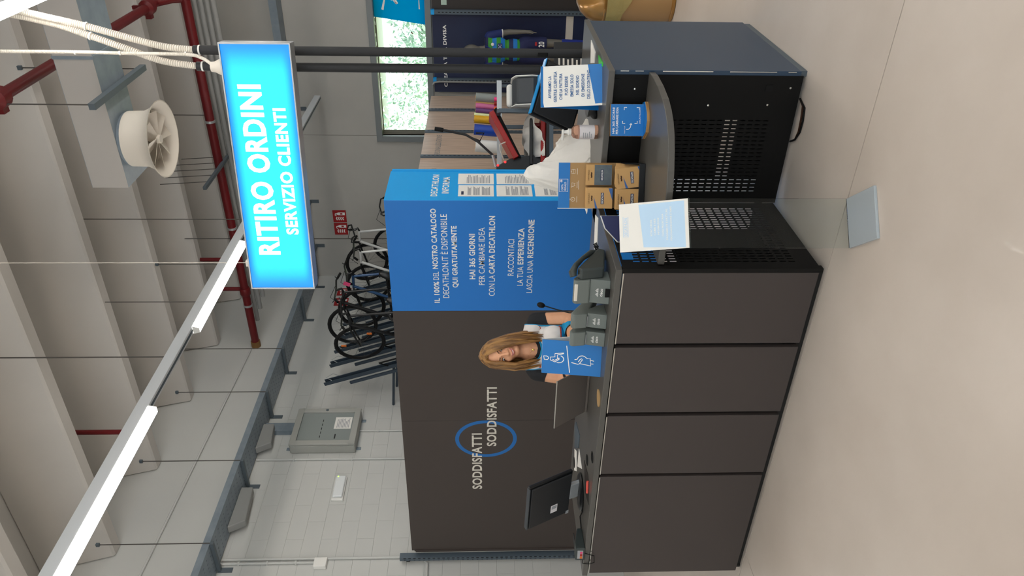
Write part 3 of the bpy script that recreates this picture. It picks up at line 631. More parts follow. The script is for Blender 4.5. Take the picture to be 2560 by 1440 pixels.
# ------------------------------------------------------------------ things on the long counter
def dp(px, py, D): return CAM+(FW + RT*((720-py)/FPX) + DN*((px-1280)/FPX))*D
GX = V(math.cos(YAW), math.sin(YAW), 0); GY = V(-math.sin(YAW), math.cos(YAW), 0)   # across and away from the viewer
def fr(mb, o, ux, uz, pts, d):
    """outline in (a along ux, b along uz) extruded by vector d"""
    return mb.poly([o+ux*a+uz*b for a, b in pts], d)
# leaning till screen, its back to us
Bc, Tc = V(-3.445, 3.10, 1.02), V(-3.435, 2.955, 1.285)
tm = thing('till_screen', 'black till screen seen from behind, beside the card terminal', 'monitor', (-3.44, 3.10, ZT))
uz = (Tc-Bc); Hh = uz.length; uz.normalize(); ux = V(1, 0, 0).normalized(); ux = (ux-uz*ux.dot(uz)).normalized(); un = uz.cross(ux)*-1
un = ux.cross(uz); un = un if un.y > 0 else -un
ob = Bc-tm.location
MB().slab(ob, ux, uz, un, -.175, .175, 0, Hh, .012, .034).build('housing', 'dark_plastic', tm, bevel=.006)
MB().slab(ob, ux, uz, un, -.16, .16, .012, Hh-.012, 0, .012).build('back_cover', 'soft_black', tm, bevel=.004)
MB().slab(ob, ux, uz, un, -.165, .165, Hh-.004, Hh+.002, .004, .032).build('top_sheen', 'printer_grey', tm, bevel=.001)  # paler strip paints in the reflection on the top face
MB().slab(ob, ux, uz, un, -.10, -.04, .10, .145, -.002, 0).build('label', 'label_white', tm); MB().slab(ob, ux, uz, un, -.07, -.045, .105, .14, -.003, -.002).build('label_code', 'label_grey', tm)
MB().slab(ob, ux, uz, un, -.165, -.14, .01, .03, -.002, 0).build('badge', 'label_grey', tm)
MB().poly([(-.06, .02, .012), (-.06, .05, .012), (-.06, .02, .085), (-.06, -.005, .075)], (.12, 0, 0)).build('neck', 'alu', tm, bevel=.006)
MB().lathe([(0, 0), (.11, 0), (.115, .008), (.10, .018), (0, .022)], 32, (-.02, .02, 0)).build('foot', 'dark_plastic', tm, True)
pt_ = thing('card_terminal', 'small dark card payment terminal at left end of counter', 'terminal', (-3.66, 2.90, ZT), .15)
MB().poly([(-.045, -.085, 0), (-.045, .085, 0), (-.045, .085, .03), (-.045, -.03, .055), (-.045, -.085, .055)], (.09, 0, 0)).build('body', 'phone_dark', pt_, bevel=.006)
MB().box(-.03, .03, -.0865, -.084, .012, .045).build('sticker', 'label_grey', pt_)
for i, c_ in enumerate(('orange', 'sign_red', 'pink')): MB().box(-.028+.018*i, -.014+.018*i, -.088, -.086, .016, .03).build('card_logo', c_, pt_)
MB().box(-.03, .03, -.02, .06, .05, .053).build('keypad', 'soft_black', pt_)
tag(MB().tube([V(-3.62, 2.98, ZT+.006), V(-3.56, 3.02, ZT+.012), V(-3.50, 3.0, ZT+.006), V(-3.45, 3.08, ZT+.006)], .004, 6).build('cable', 'black', None, True), 'black cable between card terminal and till screen', 'cable')
tag(MB().tube([V(-3.70, 2.84, ZT+.01), V(-3.74, 2.826, ZT+.006), V(-3.74, 2.82, .93), V(-3.72, 2.815, .90), V(-3.66, 2.815, .905), V(-3.64, 2.82, ZT+.004)], .0025, 6).build('cable', 'black', None, True), 'thin black cable drooping over the counter edge below the terminal', 'cable')
def flat(name, pts, mat, lb, cat, th=.002, z=ZT):
    c = sum((Vector((p[0], p[1], 0)) for p in pts), Vector())/len(pts); c.z = z
    o = tag(MB().poly([Vector((p[0], p[1], z))-c for p in pts], (0, 0, th)).build(name, mat), lb, cat); o.location = c; return o
def tops(q, z=ZT): return [tuple(at(*p, z=z)[:2]) for p in q]
flat('desk_mat', tops(((1461, 1150), (1463, 1230), (1472, 1262), (1471, 1190))), 'mouse_pad', 'thin dark brown mat on the counter by the till screen', 'mat')
m_ = tops(((1473, 1203), (1472, 1232))); tag(MB().tube([V(m_[0][0], m_[0][1], ZT+.009), V(m_[1][0], m_[1][1], ZT+.009)], .007, 10).build('marker_pen', 'red_marker', None, True), 'red marker pen on the dark brown mat', 'pen')
flat('paper_sheet', tops(((1437, 1122), (1442, 1128), (1442, 1178), (1436, 1176))), 'paper', 'white sheet lying at the back edge behind the till screen', 'paper')
flat('paper_sheet', tops(((1448, 1122), (1455, 1172), (1444, 1166))), 'paper', 'white sheet lying nearer, beside the till screen', 'paper')
flat('desk_pad', tops(((1441, 1055), (1450, 1088), (1447, 1120), (1438, 1120), (1438, 1060))), 'slot_grey', 'grey blue pad at the back edge of the counter', 'pad', .004)
for q, lb in (((1481, 1143), 'black cable grommet nearest the counter front'), ((1468, 1150), 'black cable grommet farther from the counter front')):
    a = at(*q, z=ZT); o = tag(MB().lathe([(0, 0), (.032, 0), (.032, .003), (.022, .004), (.022, .002), (0, .002)], 24).build('cable_grommet', 'black', None, True), lb, 'grommet'); o.location = a
a = at(1497, 995, z=ZT); o = tag(MB().lathe([(0, 0), (.045, 0), (.045, .004), (0, .005)], 28).build('coaster', 'dark_cork', None, True), 'small round cork disc on the counter in front of the laptop', 'coaster'); o.location = a
# laptop, lid towards us
lp = thing('laptop', 'open brown grey laptop with its lid towards us', 'laptop', (-2.72, 3.25, ZT)); L0 = V(-2.885, 3.189, .972)-lp.location; T0 = V(-2.925, 3.10, 1.15)-lp.location
ux = V(.998, .03, 0); uz = (T0-L0).normalized(); un = ux.cross(uz); un = -un if un.y < 0 else un; hl = .212
l = MB().hexa([L0, L0+ux*.33, L0+ux*.33+un*.006, L0+un*.006, T0, T0+ux*.33, T0+ux*.33+un*.006, T0+un*.006]).build('lid', 'laptop', lp, bevel=.002)
e_ = T0; MB().tube([T0+un*.003, T0+ux*.33+un*.003], .0035, 6).build('lid_edge', 'chrome', lp)
MB().poly([L0+V(0, 0, -.012), L0+ux*.33+V(0, 0, -.012), L0+ux*.33+V(0, .225, -.012), L0+V(0, .225, -.012)], (0, 0, .012)).build('base', 'laptop', lp, bevel=.002)
# priority sign: wheelchair user and expectant mother
A_, L_ = V(-2.231, 2.96, ZT), V(-2.408, 2.924, ZT)
ps = thing('priority_sign', 'blue folded priority sign with white wheelchair and pregnancy symbols', 'sign', (A_+L_)/2); ux = (A_-L_).normalized(); back = V(-ux.y, ux.x, 0); wS, hS = .186, .297
uz = (Z*.985+back*.17).normalized(); of = -ux*wS/2
MB().slab(of, ux, uz, back, 0, wS, 0, hS, 0, .003).build('front_sheet', 'sign_blue', ps)
MB().slab(of+back*.11, ux, (Z*.985-back*.17).normalized(), back, 0, wS, 0, hS, -.003, 0).build('back_sheet', 'white', ps); MB().slab(of, ux, back, Z, 0, wS, .003, .105, 0, .002).build('foot_sheet', 'white', ps)
I = lambda L: [((1200-y_)/1000*wS, (1770-x_)/1715*hS) for x_, y_ in L]
sm = MB()
for pts, cl in (([(105, 680), (200, 680), (245, 710), (250, 750), (215, 785), (125, 785)], 1), ([(300, 705), (435, 690), (430, 592), (680, 555), (690, 572), (500, 628), (510, 720), (555, 715), (560, 750), (440, 840), (305, 790)], 1),
    ([(365, 765), (430, 795), (545, 722)], 0), ([(600, 645), (650, 670), (685, 715), (690, 765), (660, 815), (610, 848), (550, 858), (490, 850)], 0), ([(760, 335), (875, 1135)], 0),
    ([(1005, 730), (1080, 715), (1110, 650), (1160, 615), (1220, 602), (1280, 612), (1325, 645), (1365, 675), (1450, 660), (1480, 885), (1160, 840)], 0), ([(915, 825), (1110, 865), (1145, 848), (1230, 720), (1205, 690), (1170, 708), (1115, 790)], 0),
    ([(1470, 715), (1565, 740)], 0), ([(1480, 825), (1552, 825)], 0)):
    stroke(sm, I(pts), .0042, of-back*.0005, ux, uz, .0006, bool(cl))
sm.build('symbols', 'white_ink', ps)
bx = thing('paper_box', 'white stationery box partly behind the blue priority sign', 'box', (-2.33, 3.06, ZT), .1); MB().box(-.10, .06, -.03, .05, 0, .035).build('box', 'white', bx, bevel=.004); MB().box(-.098, .058, -.028, .048, .0352, .04).build('lid', 'paper', bx, bevel=.002)
# desk phones seen from the back
def phone(x, w, handset, lb):
    p = thing('desk_phone' if handset else 'phone_module', lb, 'phone', (x, 2.905, ZT), .06, 'phones on the counter edge')
    pf = [(0, 0), (.10, 0), (.10, .03), (.055, .092), (.022, .092)]
    ft = MB().poly([(-w/2, a, b_) for a, b_ in pf], (w, 0, 0)).build('foot', 'phone', p, bevel=.003)
    if handset: MB().box(-w*.17, w*.17, -.003, .02, 0, .022).build('foot_notch', 'black', p)
    pb = [(.05, .080), (.012, .094), (.004, .155), (.012, .168), (.03, .170), (.24, .03), (.24, .012), (.10, .06)]
    bd = MB().poly([(-w/2, a, b_) for a, b_ in pb], (w, 0, 0)).build('body', 'phone', p, bevel=.006)
    uxp = X; uzp = V(0, .022, .092).normalized(); o_ = uzp*.03+V(-w*.02, -.0015, 0); k = MB(); s_ = min(w, .09)
    for i, hh in enumerate((.4, .7, 1, .7, .4, .7, 1, .7, .4)): stroke(k, [(-s_*.22+s_*.055*i, .024), (-s_*.22+s_*.055*i, .024+.014*hh)], s_*.028, o_, uxp, uzp, .0008)
    k.build('logo_bars', 'white_ink', p); text('cisco', 'white_ink', p, o_+uxp*(-s_*.22)+uzp*.004, uxp, uzp, s_*.46, .013, .02, lift=.0008)
    if not handset:
        lb_ = MB().slab(V(-w*.35, .030, .0845), X, V(0, -.92, .4).normalized(), V(0, -.4, -.92), 0, w*.7, .0, .022, 0, .0015).build('label', 'label_grey', p)
    else:
        MB().box(-w*.36, w*.36, .0035, .012, .150, .1655).build('screen_edge', 'ivory', p, bevel=.002)
        hs = MB().tube([V(w/2+.015, .02, .172), V(w/2+.03, .03, .176), V(w/2+.05, .06, .160), V(w/2+.058, .12, .120), V(w/2+.05, .19, .075), V(w/2+.03, .22, .05)], [.020, .024, .016, .013, .017, .021], 12, flat=.8).build('handset', 'phone_dark', p, True)
        MB().poly([(w/2, a, b_) for a, b_ in [(.03, .03), (.22, .0), (.24, .03), (.03, .155), (.01, .14)]], (.055, 0, 0)).build('cradle', 'phone_dark', p, bevel=.008)
        pts = [V(w/2+.03+.012*math.cos(t*1.9), .23+.004*t, .03+.010*math.sin(t*1.9)) for t in range(26)]
        MB().tube(pts, .0032, 6).build('coiled_cord', 'black', p, True)
    return p
phone(-1.895, .125, True, 'grey desk phone with handset at the counter corner'); phone(-2.062, .078, False, 'grey phone key module next to the desk phone'); phone(-2.168, .078, False, 'grey phone key module nearest the blue priority sign')
wn_ = thing('paper_sheet', 'white note sheet under the coiled phone cord', 'paper', (-1.86, 3.42, ZT), .3); MB().box(-.09, .09, -.05, .05, 0, .002).build('sheet', 'paper', wn_)
mc = thing('gooseneck_microphone', 'black gooseneck microphone standing behind the phones', 'microphone', (-2.42, 3.50, ZT))
MB().lathe([(0, 0), (.05, 0), (.048, .02), (.02, .03), (0, .03)], 24).build('base', 'dark_plastic', mc, True); MB().tube([V(0, 0, .03), V(.005, 0, .10), V(.03, 0, .18), V(.052, 0, .24)], .0035, 8).build('neck', 'soft_black', mc, True)
MB().ball(V(.058, 0, .262), (.016, .016, .024), Matrix.Rotation(.3, 3, 'Y')).build('foam', 'black', mc, True)

# ------------------------------------------------------------------ the recess: gift cards, returns sign, leaflets, floor stand
O = V(-1.57, 3.372, zs); SCL = 506.0
gd = thing('gift_card_display', 'cardboard gift card display with blue header standing on the curved shelf', 'display', O, .36)
def g2(px, py): return ((1440-py)-953)/SCL, (1603-px)/SCL
MB().box(-.112, .112, .052, .056, .006, .405).build('backboard', 'kraft_board', gd); MB().box(-.1125, .1125, .049, .0518, .349, .4055).build('header', 'sign_blue', gd); MB().box(-.1155, -.1125, .048, .058, .23, .408).build('board_edge', 'white', gd)
tr_ = MB().box(-.115, .115, -.085, .058, 0, .006); tr_.box(-.115, .115, -.030, -.025, .006, .06); tr_.box(-.115, .115, -.085, -.08, .006, .03); tr_.box(-.115, -.111, -.08, .045, .02, .10); tr_.box(.111, .115, -.08, .045, .02, .10); tr_.build('tray', 'dark_plastic', gd, bevel=.002)
q0 = g2(1421.5, 502.5); q1 = g2(1400, 471); fm = MB(); oo = V(0, .0485, 0)
stroke(fm, [(q0[0], q0[1]), (q1[0], q0[1]), (q1[0], q1[1]), (q0[0], q1[1])], .0018, oo, X, Z, .0006, True); fm.build('header_frame', 'white_ink', gd)
text('CARTA', 'white_ink', gd, oo+V(q0[0]+.006, 0, q0[1]+.023), X, Z, .030, .010, .01, lift=.0008); text('REGALO', 'white_ink', gd, oo+V(q0[0]+.006, 0, q0[1]+.008), X, Z, .041, .010, .01, lift=.0008)
st_ = MB()
for k in range(4): a = k*math.pi/4; stroke(st_, [(q1[0]-.009-.008*math.cos(a), q1[1]-.009-.008*math.sin(a)), (q1[0]-.009+.008*math.cos(a), q1[1]-.009+.008*math.sin(a))], .0014, oo, X, Z, .0008)
ic = MB(); ob_ = V(0, .0518, 0)
for cx, k in ((g2(1432, 522)[0], 0), (g2(1432, 486)[0], 1), (g2(1432, 452)[0], 2)):
    cz = .336-.004
    if k == 0: stroke(ic, arc(cx, cz, .010, 0, 330, 11), .0018, ob_, X, Z, .0006, True); stroke(ic, [(cx, cz+.005), (cx, cz), (cx+.004, cz)], .0014, ob_, X, Z, .0006); stroke(ic, [(cx-.004, cz+.014), (cx+.004, cz+.014)], .003, ob_, X, Z, .0006)
    elif k == 1: stroke(ic, [(cx-.014, cz+.009), (cx-.009, cz+.009), (cx-.005, cz-.005), (cx+.009, cz-.005), (cx+.012, cz+.006), (cx-.008, cz+.006)], .0018, ob_, X, Z, .0006); stroke(ic, [(cx-.003, cz-.009), (cx, cz-.009)], .003, ob_, X, Z, .0006); stroke(ic, [(cx+.006, cz-.009), (cx+.009, cz-.009)], .003, ob_, X, Z, .0006)
    else: stroke(ic, [(cx-.010, cz-.009), (cx+.010, cz-.009), (cx+.010, cz+.008), (cx-.010, cz+.008)], .0018, ob_, X, Z, .0006, True); stroke(ic, [(cx-.010, cz), (cx+.010, cz)], .0014, ob_, X, Z, .0006); stroke(ic, [(cx, cz+.008), (cx, cz+.013)], .0014, ob_, X, Z, .0006)
    stroke(ic, [(cx-.015, cz-.020), (cx+.015, cz-.020)], .0022, ob_, X, Z, .0006)
    if k == 1: stroke(ic, [(cx-.022, cz-.027), (cx+.022, cz-.027)], .0018, ob_, X, Z, .0006)
st_.v += []; ic.build('icons', 'cream_ink', gd); st_.build('bow', 'white_ink', gd)
def card_stack(x0, z0, y0, n, lb, dark=False, fan=0.0):
    w_, h_ = .100, .128; R_ = Matrix.Rotation(.36, 4, 'Z')
    for k in range(n-1, -1, -1):
        a = fan*(k-n/2)*.9
        p = O+(R_ @ V(x0+w_/2+.0015*math.sin(k*2.1), y0+.0065*k, z0+.0012*math.sin(k*1.3)))
        c = thing('gift_card', lb+(' at its front' if k == 0 else ' behind the front one'), 'gift card', p, .36, lb)
        c.rotation_euler = (-.10, a, .36)
        MB().box(-w_/2, w_/2, 0, .004, 0, h_).build('sleeve', 'kraft', c, bevel=.001, seg=1)
        if k: continue
        if dark: MB().box(-w_/2+.001, w_/2-.001, -.0012, 0, .002, h_*.68).build('photo_print', 'card_dark', c)
        f_ = lambda a_, b_: V(a_, -.0008, b_)
        if not dark:
            MB().add([f_(-w_/2, h_*.66), f_(w_*.05, h_*.715), f_(-w_/2, h_*.56)], [(0,1,2)]).build('blue_corner', 'card_blue', c); MB().add([f_(-w_*.1, 0), f_(w_/2, 0), f_(w_/2, h_*.16)], [(0,1,2)]).build('blue_corner', 'card_blue', c)
        MB().box(-w_*.28, w_*.28, -.0018, 0, h_*.33, h_*.45).build('logo_box', 'card_navy', c); text('DECATHLON', 'white_ink', c, V(-w_*.25, -.0018, h_*.355), X, Z, w_*.5, h_*.07, .015, lift=.0005)
        stroke(MB(), [(-.013, h_*.80), (-.007, h_*.785), (0, h_*.80), (.007, h_*.785), (.013, h_*.80)], .006, V(0, 0, 0), X, Z, .0012).build('hang_hole', 'brown_ink', c)
        text('CARTA REGALO', 'brown_ink', c, V(-w_*.27, 0, h_*.875), X, Z, w_*.52, h_*.055, lift=.0012)
card_stack(-.108, .145, -.022, 9, 'kraft gift card in the upper left stack'); card_stack(.004, .145, .006, 4, 'gift card with dark photo in the upper right stack', True)
card_stack(-.108, .008, -.075, 6, 'kraft gift card in the lower left stack'); card_stack(.004, .012, -.075, 5, 'kraft gift card in the untidy lower right stack', False, .05)
# returns sign (its square code is left blank)
qc = at(1619, 300, z=zs); qs = thing('returns_sign', 'small blue plywood sign with white returns text on the curved shelf', 'sign', qc, YAW-.12); wq, hq = .150, .176
hexp = [(-.085, .05), (-.06, -.025), (-.01, -.052), (.03, -.045), (.085, .0), (.085, .05)]
MB().poly([(a, b_, 0) for a, b_ in hexp], (0, 0, .014)).build('base', 'ply', qs); MB().poly([(a, b_, .0141) for a, b_ in hexp], (0, 0, .0025)).build('base_top', 'sign_blue', qs)
MB().box(-wq/2, wq/2, .012, .024, .0167, hq).build('board', 'ply', qs); MB().box(-wq/2+.001, wq/2-.001, .0105, .0119, .0167, hq-.002).build('face', 'sign_blue', qs)
of = V(-wq/2, .0105, 0); k_ = lambda x_, y_: ((1085-y_)/700*wq, (1260-x_)/960*hq*.97+.012)
def qtxt(s, xl, yl, yr, xt, bo=.01):
    a = k_(xl, yl); text(s, 'white_ink', qs, of+V(a[0], 0, a[1]), X, Z, (yl-yr)/700*wq, (xl-xt)/960*hq, bo, lift=.0008)
qtxt('HAI 365 GIORNI', 455, 1030, 465, 395); qtxt('PER CAMBIARE IDEA', 550, 1040, 455, 490); qtxt('DECATHLON.IT', 1150, 812, 450, 1110, 0); qtxt('Scopri di più', 742, 1030, 865, 712, 0)
b2 = MB()
for (cx, cy), (sx, sy) in (((705, 460), (1, 1)), ((1110, 460), (-1, 1)), ((665, 808), (1, -1)), ((1060, 808), (-1, -1))):
    stroke(b2, [k_(cx+70*sx, cy), k_(cx, cy), k_(cx, cy+55*sy)], .0035, of, X, Z, .0008)
stroke(b2, [k_(770, 940), k_(830, 935), k_(880, 890), k_(895, 810)], .0032, of, X, Z, .0008); stroke(b2, [k_(860, 838), k_(895, 805), k_(920, 842)], .0032, of, X, Z, .0008); b2.build('marks', 'white_ink', qs)
# leaflet holder
lh = thing('leaflet_holder', 'white and navy leaflet holder at left end of the curved shelf', 'holder', (-1.635, 3.06, zs), YAW); lf = [(-.065, 0), (.06, 0), (.06, .235), (.0, .215), (-.065, .155)]
fr(MB(), V(0, .035, 0), X, Z, lf, (0, .003, 0)).build('back_board', 'white', lh); fr(MB(), V(0, .028, 0), X, Z, [(-.062, .02), (.058, .02), (.058, .23), (0, .21), (-.062, .152)], (0, .005, 0)).build('leaflets', 'navy_print', lh)
MB().box(-.065, .06, -.012, -.009, 0, .085).build('pocket', 'white', lh); MB().box(-.065, -.062, -.009, .035, 0, .085).build('pocket_side', 'white', lh); MB().box(-.065, .06, -.009, .035, 0, .003).build('pocket_base', 'white', lh)
MB().box(-.06, .0, .0262, .0275, .125, .142).build('print_box', 'sign_blue', lh); rows(MB(), V(-.056, .0262, .129), X, Z, 1, .05, .012, .7, 2).build('print', 'white_ink', lh); rows(MB(), V(-.055, .0278, .098), X, Z, 2, .045, .02, .5, 4).build('print', 'white_ink', lh)
# acrylic floor stand
sb = V(-1.452, 2.760, 0); yaw2 = math.atan2(.634, .773)
fs_ = thing('acrylic_stand', 'clear acrylic floor stand holding a bright white notice', 'stand', sb, yaw2); wS = .212
MB().box(-wS/2, wS/2, -.225, .004, 0, .012).build('base', 'acrylic_base', fs_, bevel=.002); MB().box(-wS/2, wS/2, -.002, .003, .0121, .687).build('upright', 'acrylic', fs_)
ln = .42; uz = V(0, math.sin(ln), math.cos(ln)); un = V(0, -math.cos(ln), math.sin(ln)); hb_ = V(-wS/2, -.004, .688)
MB().slab(hb_, X, uz, un, 0, wS, 0, .297, -.003, -.0005).build('holder', 'acrylic', fs_); MB().slab(hb_, X, uz, un, .001, wS-.001, .001, .296, 0, .0008).build('notice', 'paper', fs_)
MB().slab(hb_, X, uz, un, 0, wS, -.004, 0, -.004, .012).build('holder_lip', 'acrylic', fs_)
o2 = hb_+un*.001
n3 = lambda x_, y_: (min(.97, (1160-(x_-150)*.07-y_)/(915+(x_-150)*.027))*wS, (1335-x_)/1190*.297)
pp = [n3(490, 255), n3(1265, 175), n3(1270, 1060), n3(560, 1060)]
MB().add([o2+X*a+uz*b_ for a, b_ in pp], [(0,1,2,3)]).build('notice_print', 'pale_blue', fs_)
def ntxt(s, xl, yl, yr, h_=30, mat='white_ink'):
    a = n3(xl, yl); text(s, mat, fs_, o2+X*a[0]+uz*a[1]+un*.0002, X, uz, n3(xl, yr)[0]-a[0], h_/1190*.297, .012, lift=.0006)
for s, xl, yl, yr in (('RITIRO ORDINI', 735, 845, 545), ('CAMBI E RESI', 795, 835, 520), ('INFORMAZIONI', 855, 825, 505), ('CASSA PRIORITARIA', 930, 855, 425), ('PAGAMENTI E FATTURE', 1000, 920, 330), ('PERSONALIZZAZIONE STAMPE', 1070, 935, 285)): ntxt(s, xl-20, yl, yr)
lb2 = MB(); stroke(lb2, [n3(215, 490), n3(300, 490), n3(300, 870), n3(215, 870)], .002, o2, X, uz, .0006, True); lb2.build('logo_frame', 'pale_blue', fs_); ntxt('DECATHLON', 285, 850, 510, 50, 'pale_blue')

# ------------------------------------------------------------------ things on the square counter
A_ = V(-1.06, 3.69, ZT); L_ = V(-1.23, 3.584, ZT); av = thing('notice_sign', 'white folded notice with blue corners and blue invoice text', 'sign', (A_+L_)/2); ux = (A_-L_).normalized(); back = V(-ux.y, ux.x, 0); wS, hS = .203, .305
uz = (Z*.98+back*.2).normalized(); of = -ux*wS/2
v3 = lambda x_, y_: ((1060-y_)/418*wS, (2435-x_)/582*hS)
shp = [(0, 0), (wS, 0), (wS, hS*.96), (wS*.95, hS), (0, hS)]
MB().poly([of+ux*a+uz*b_ for a, b_ in shp], back*.003).build('front_sheet', 'white', av); MB().slab(of+back*.12, ux, (Z*.98-back*.2).normalized(), back, 0, wS, 0, hS, -.003, 0).build('back_sheet', 'sign_blue', av)
for pts in ([(2300, 642), (2435, 642), (2435, 1037), (2370, 1042)], [(1853, 880), (1886, 1060), (1853, 1060)]):
    MB().add([of-back*.0006+ux*v3(*q)[0]+uz*v3(*q)[1] for q in pts], [(0,1,2,3)] if len(pts) == 4 else [(0,1,2)]).build('blue_corner', 'sign_blue', av)
for i, (s, yl, yr) in enumerate((('AVVISIAMO LA', 972, 745), ('GENTILE CLIENTELA', 1012, 700), ('CHE LA FATTURA', 990, 722), ('PUÒ ESSERE', 945, 755), ('EMESSA SOLO', 960, 738), ('NEL GIORNO', 945, 750), ('DI EMISSIONE', 965, 735), ('DELLO SCONTRINO', 990, 697))):
    a = v3(1955+52.5*i, yl); text(s, 'text_blue', av, of+ux*a[0]+uz*a[1], ux, (uz+ux*.0).normalized(), (yl-yr)/418*wS, 30/582*hS*(1.25 if 'Ò' in s else 1), .022, lift=.0012)
bt = thing('sanitizer_bottle', 'clear pump bottle with peach gel and white label', 'bottle', (-1.40, 3.66, ZT))
MB().lathe([(0, 0), (.034, 0), (.036, .004), (.036, .105), (.030, .125), (.016, .135), (.016, .140), (0, .140)], 28).build('bottle', 'gel', bt, True); MB().lathe([(.0365, .018), (.0365, .095)], 28).build('label', 'label_white', bt, True)
MB().lathe([(.017, .136), (.018, .150), (.010, .154), (.008, .172), (0, .172)], 20).build('collar', 'white', bt, True); MB().box(-.045, .012, -.009, .009, .172, .184).build('pump_head', 'white', bt, bevel=.004)
rows(MB(), V(-.018, -.0372, .03), X, Z, 5, .036, .05, .35, 9).build('label_print', 'label_grey', bt)
# till screen leaning, back towards the customers
sm_ = thing('till_screen', 'black till screen leaning behind the white invoice notice', 'monitor', (-1.34, 3.99, ZT)); nb = V(.55, -.83, 0).normalized(); ux = V(-nb.y, nb.x, 0); uz = (Z*.86+nb*.36-ux*-.30).normalized(); un = ux.cross(uz)
if un.dot(nb) > 0: un = -un
ux = (ux-uz*ux.dot(uz)).normalized(); ob = V(-.04, .03, .045)
MB().slab(ob, ux, uz, un, -.17, .16, 0, .27, .012, .036).build('housing', 'dark_plastic', sm_, bevel=.006); MB().slab(ob, ux, uz, un, -.155, .145, .012, .258, 0, .012).build('back_cover', 'soft_black', sm_, bevel=.004)
MB().slab(ob, ux, uz, un, -.165, .155, .268, .273, .0, .034).build('top_sheen', 'screen_blue', sm_); MB().lathe([(0, 0), (.11, 0), (.11, .012), (0, .02)], 28, (.0, .05, 0)).build('foot', 'dark_plastic', sm_, True); MB().cap(V(0, .05, .02), V(-.03, .05, .10), .03, .03).build('neck', 'dark_plastic', sm_, True)  # blue strip paints in the cyan light on the top edge
ms = tag(MB().ball(V(0, 0, .008), (.033, .055, .026)).build('computer_mouse', 'black', None, True), 'black computer mouse beside the pump bottle', 'mouse'); ms.location = (-1.33, 3.76, ZT); 
for v_ in ms.data.vertices: v_.co.z = max(v_.co.z, 0)
flat('leaflet', tops(((1479, 100), (1489, 130), (1487, 158), (1478, 158))), 'paper', 'white printed leaflet lying behind the invoice notice', 'leaflet', .004); flat('leaflet', tops(((1497, 138), (1507, 156), (1507, 166), (1498, 160))), 'green_v', 'green leaflet lying at the edge of the square counter', 'leaflet', .003)
flat('document_tray', tops(((1447, 365), (1449, 405), (1478, 424), (1480, 412))), 'slot_grey', 'flat blue grey tray lying beside the white cloth', 'tray', .006); flat('leaflet', tops(((1452, 372), (1455, 395), (1466, 402), (1466, 380)), ZT+.0062), 'paper', 'white leaflet lying on the blue grey tray', 'leaflet', .002)
# heap of white cloth
cl = MB(); rr = random.Random(5); n_a, n_r = 110, 48
def heap(a, t):
    px_ = -.06+.27*math.cos(a)*t; py_ = .15*math.sin(a)*t
    pk = .295*math.exp(-((px_+.13)/.085)**2-(py_/.10)**2)+.16*math.exp(-((px_-.03)/.14)**2-(py_/.11)**2)
    wr = .018*math.sin(a*7+t*5)*t*(1-t)*3+.014*math.sin(a*13+3*t)*t*(1-t)*3+.010*math.sin(px_*60+py_*25)*(1-t)
    fo = sum(abs(mnoise.noise(V(px_*f_*1.0+3, py_*f_*1.6, f_*.37)))*a_ for f_, a_ in ((7, .075), (14, .04), (28, .018)))
    e_ = (1-t**4)
    return V(px_+wr*.6-(fo-.03)*.5*t, py_-(fo-.03)*.6*t, max(0, (pk*.92+.05*(1-t))*(1-t**5)+wr*.5*(1-t)-(fo-.035)*e_*.9))
vs = [heap(2*math.pi*k/n_a, j/n_r) for j in range(n_r+1) for k in range(n_a)]; fs = [(j*n_a+k, j*n_a+(k+1) % n_a, (j+1)*n_a+(k+1) % n_a, (j+1)*n_a+k) for j in range(n_r) for k in range(n_a)]
ch_ = thing('white_cloth', 'crumpled heap of white cloth behind the gift card display', 'cloth', (-1.655, 3.97, ZT), YAW); cl.add(vs, fs).build('cloth', 'cloth_white', ch_, True)
# ------------------------------------------------------------------ pedal bin
bn = thing('waste_bin', 'gold domed waste bin with clear liner beside the navy counter side', 'bin', (-1.30, 6.42, 0))
MB().lathe([(.0, 0), (.185, 0), (.19, .02), (.182, .025), (.185, .50), (.19, .505), (.0, .505)], 40).build('body', 'gold_body', bn, True); MB().lathe([(.188, .0), (.196, .004), (.196, .025), (.188, .03)], 40).build('foot_ring', 'gold', bn, True)
MB().lathe([(.2, .50), (.205, .51), (.2, .56), (.19, .62), (.16, .69), (.11, .745), (.05, .775), (0, .78)], 40).build('dome', 'gold', bn, True); MB().lathe([(.198, .555), (.208, .56), (.208, .57), (.198, .575)], 40).build('rim', 'gold', bn, True)
lnr = MB(); seg = 40; vs = []
for j, (r_, z_) in enumerate(((.211, .553), (.213, .52), (.214, .46), (.213, .41), (.211, .38))):
    for k in range(seg):
        a = 2*math.pi*k/seg; w_ = .004*math.sin(a*9+j)*(j > 0); vs.append(V((r_+w_)*math.cos(a), (r_+w_)*math.sin(a), z_-(.05*math.sin(a*2.5+1) if j > 2 else 0)))
lnr.add(vs, [(j*seg+k, j*seg+(k+1) % seg, (j+1)*seg+(k+1) % seg, (j+1)*seg+k) for j in range(4) for k in range(seg)]).build('liner', 'bag_clear', bn, True)

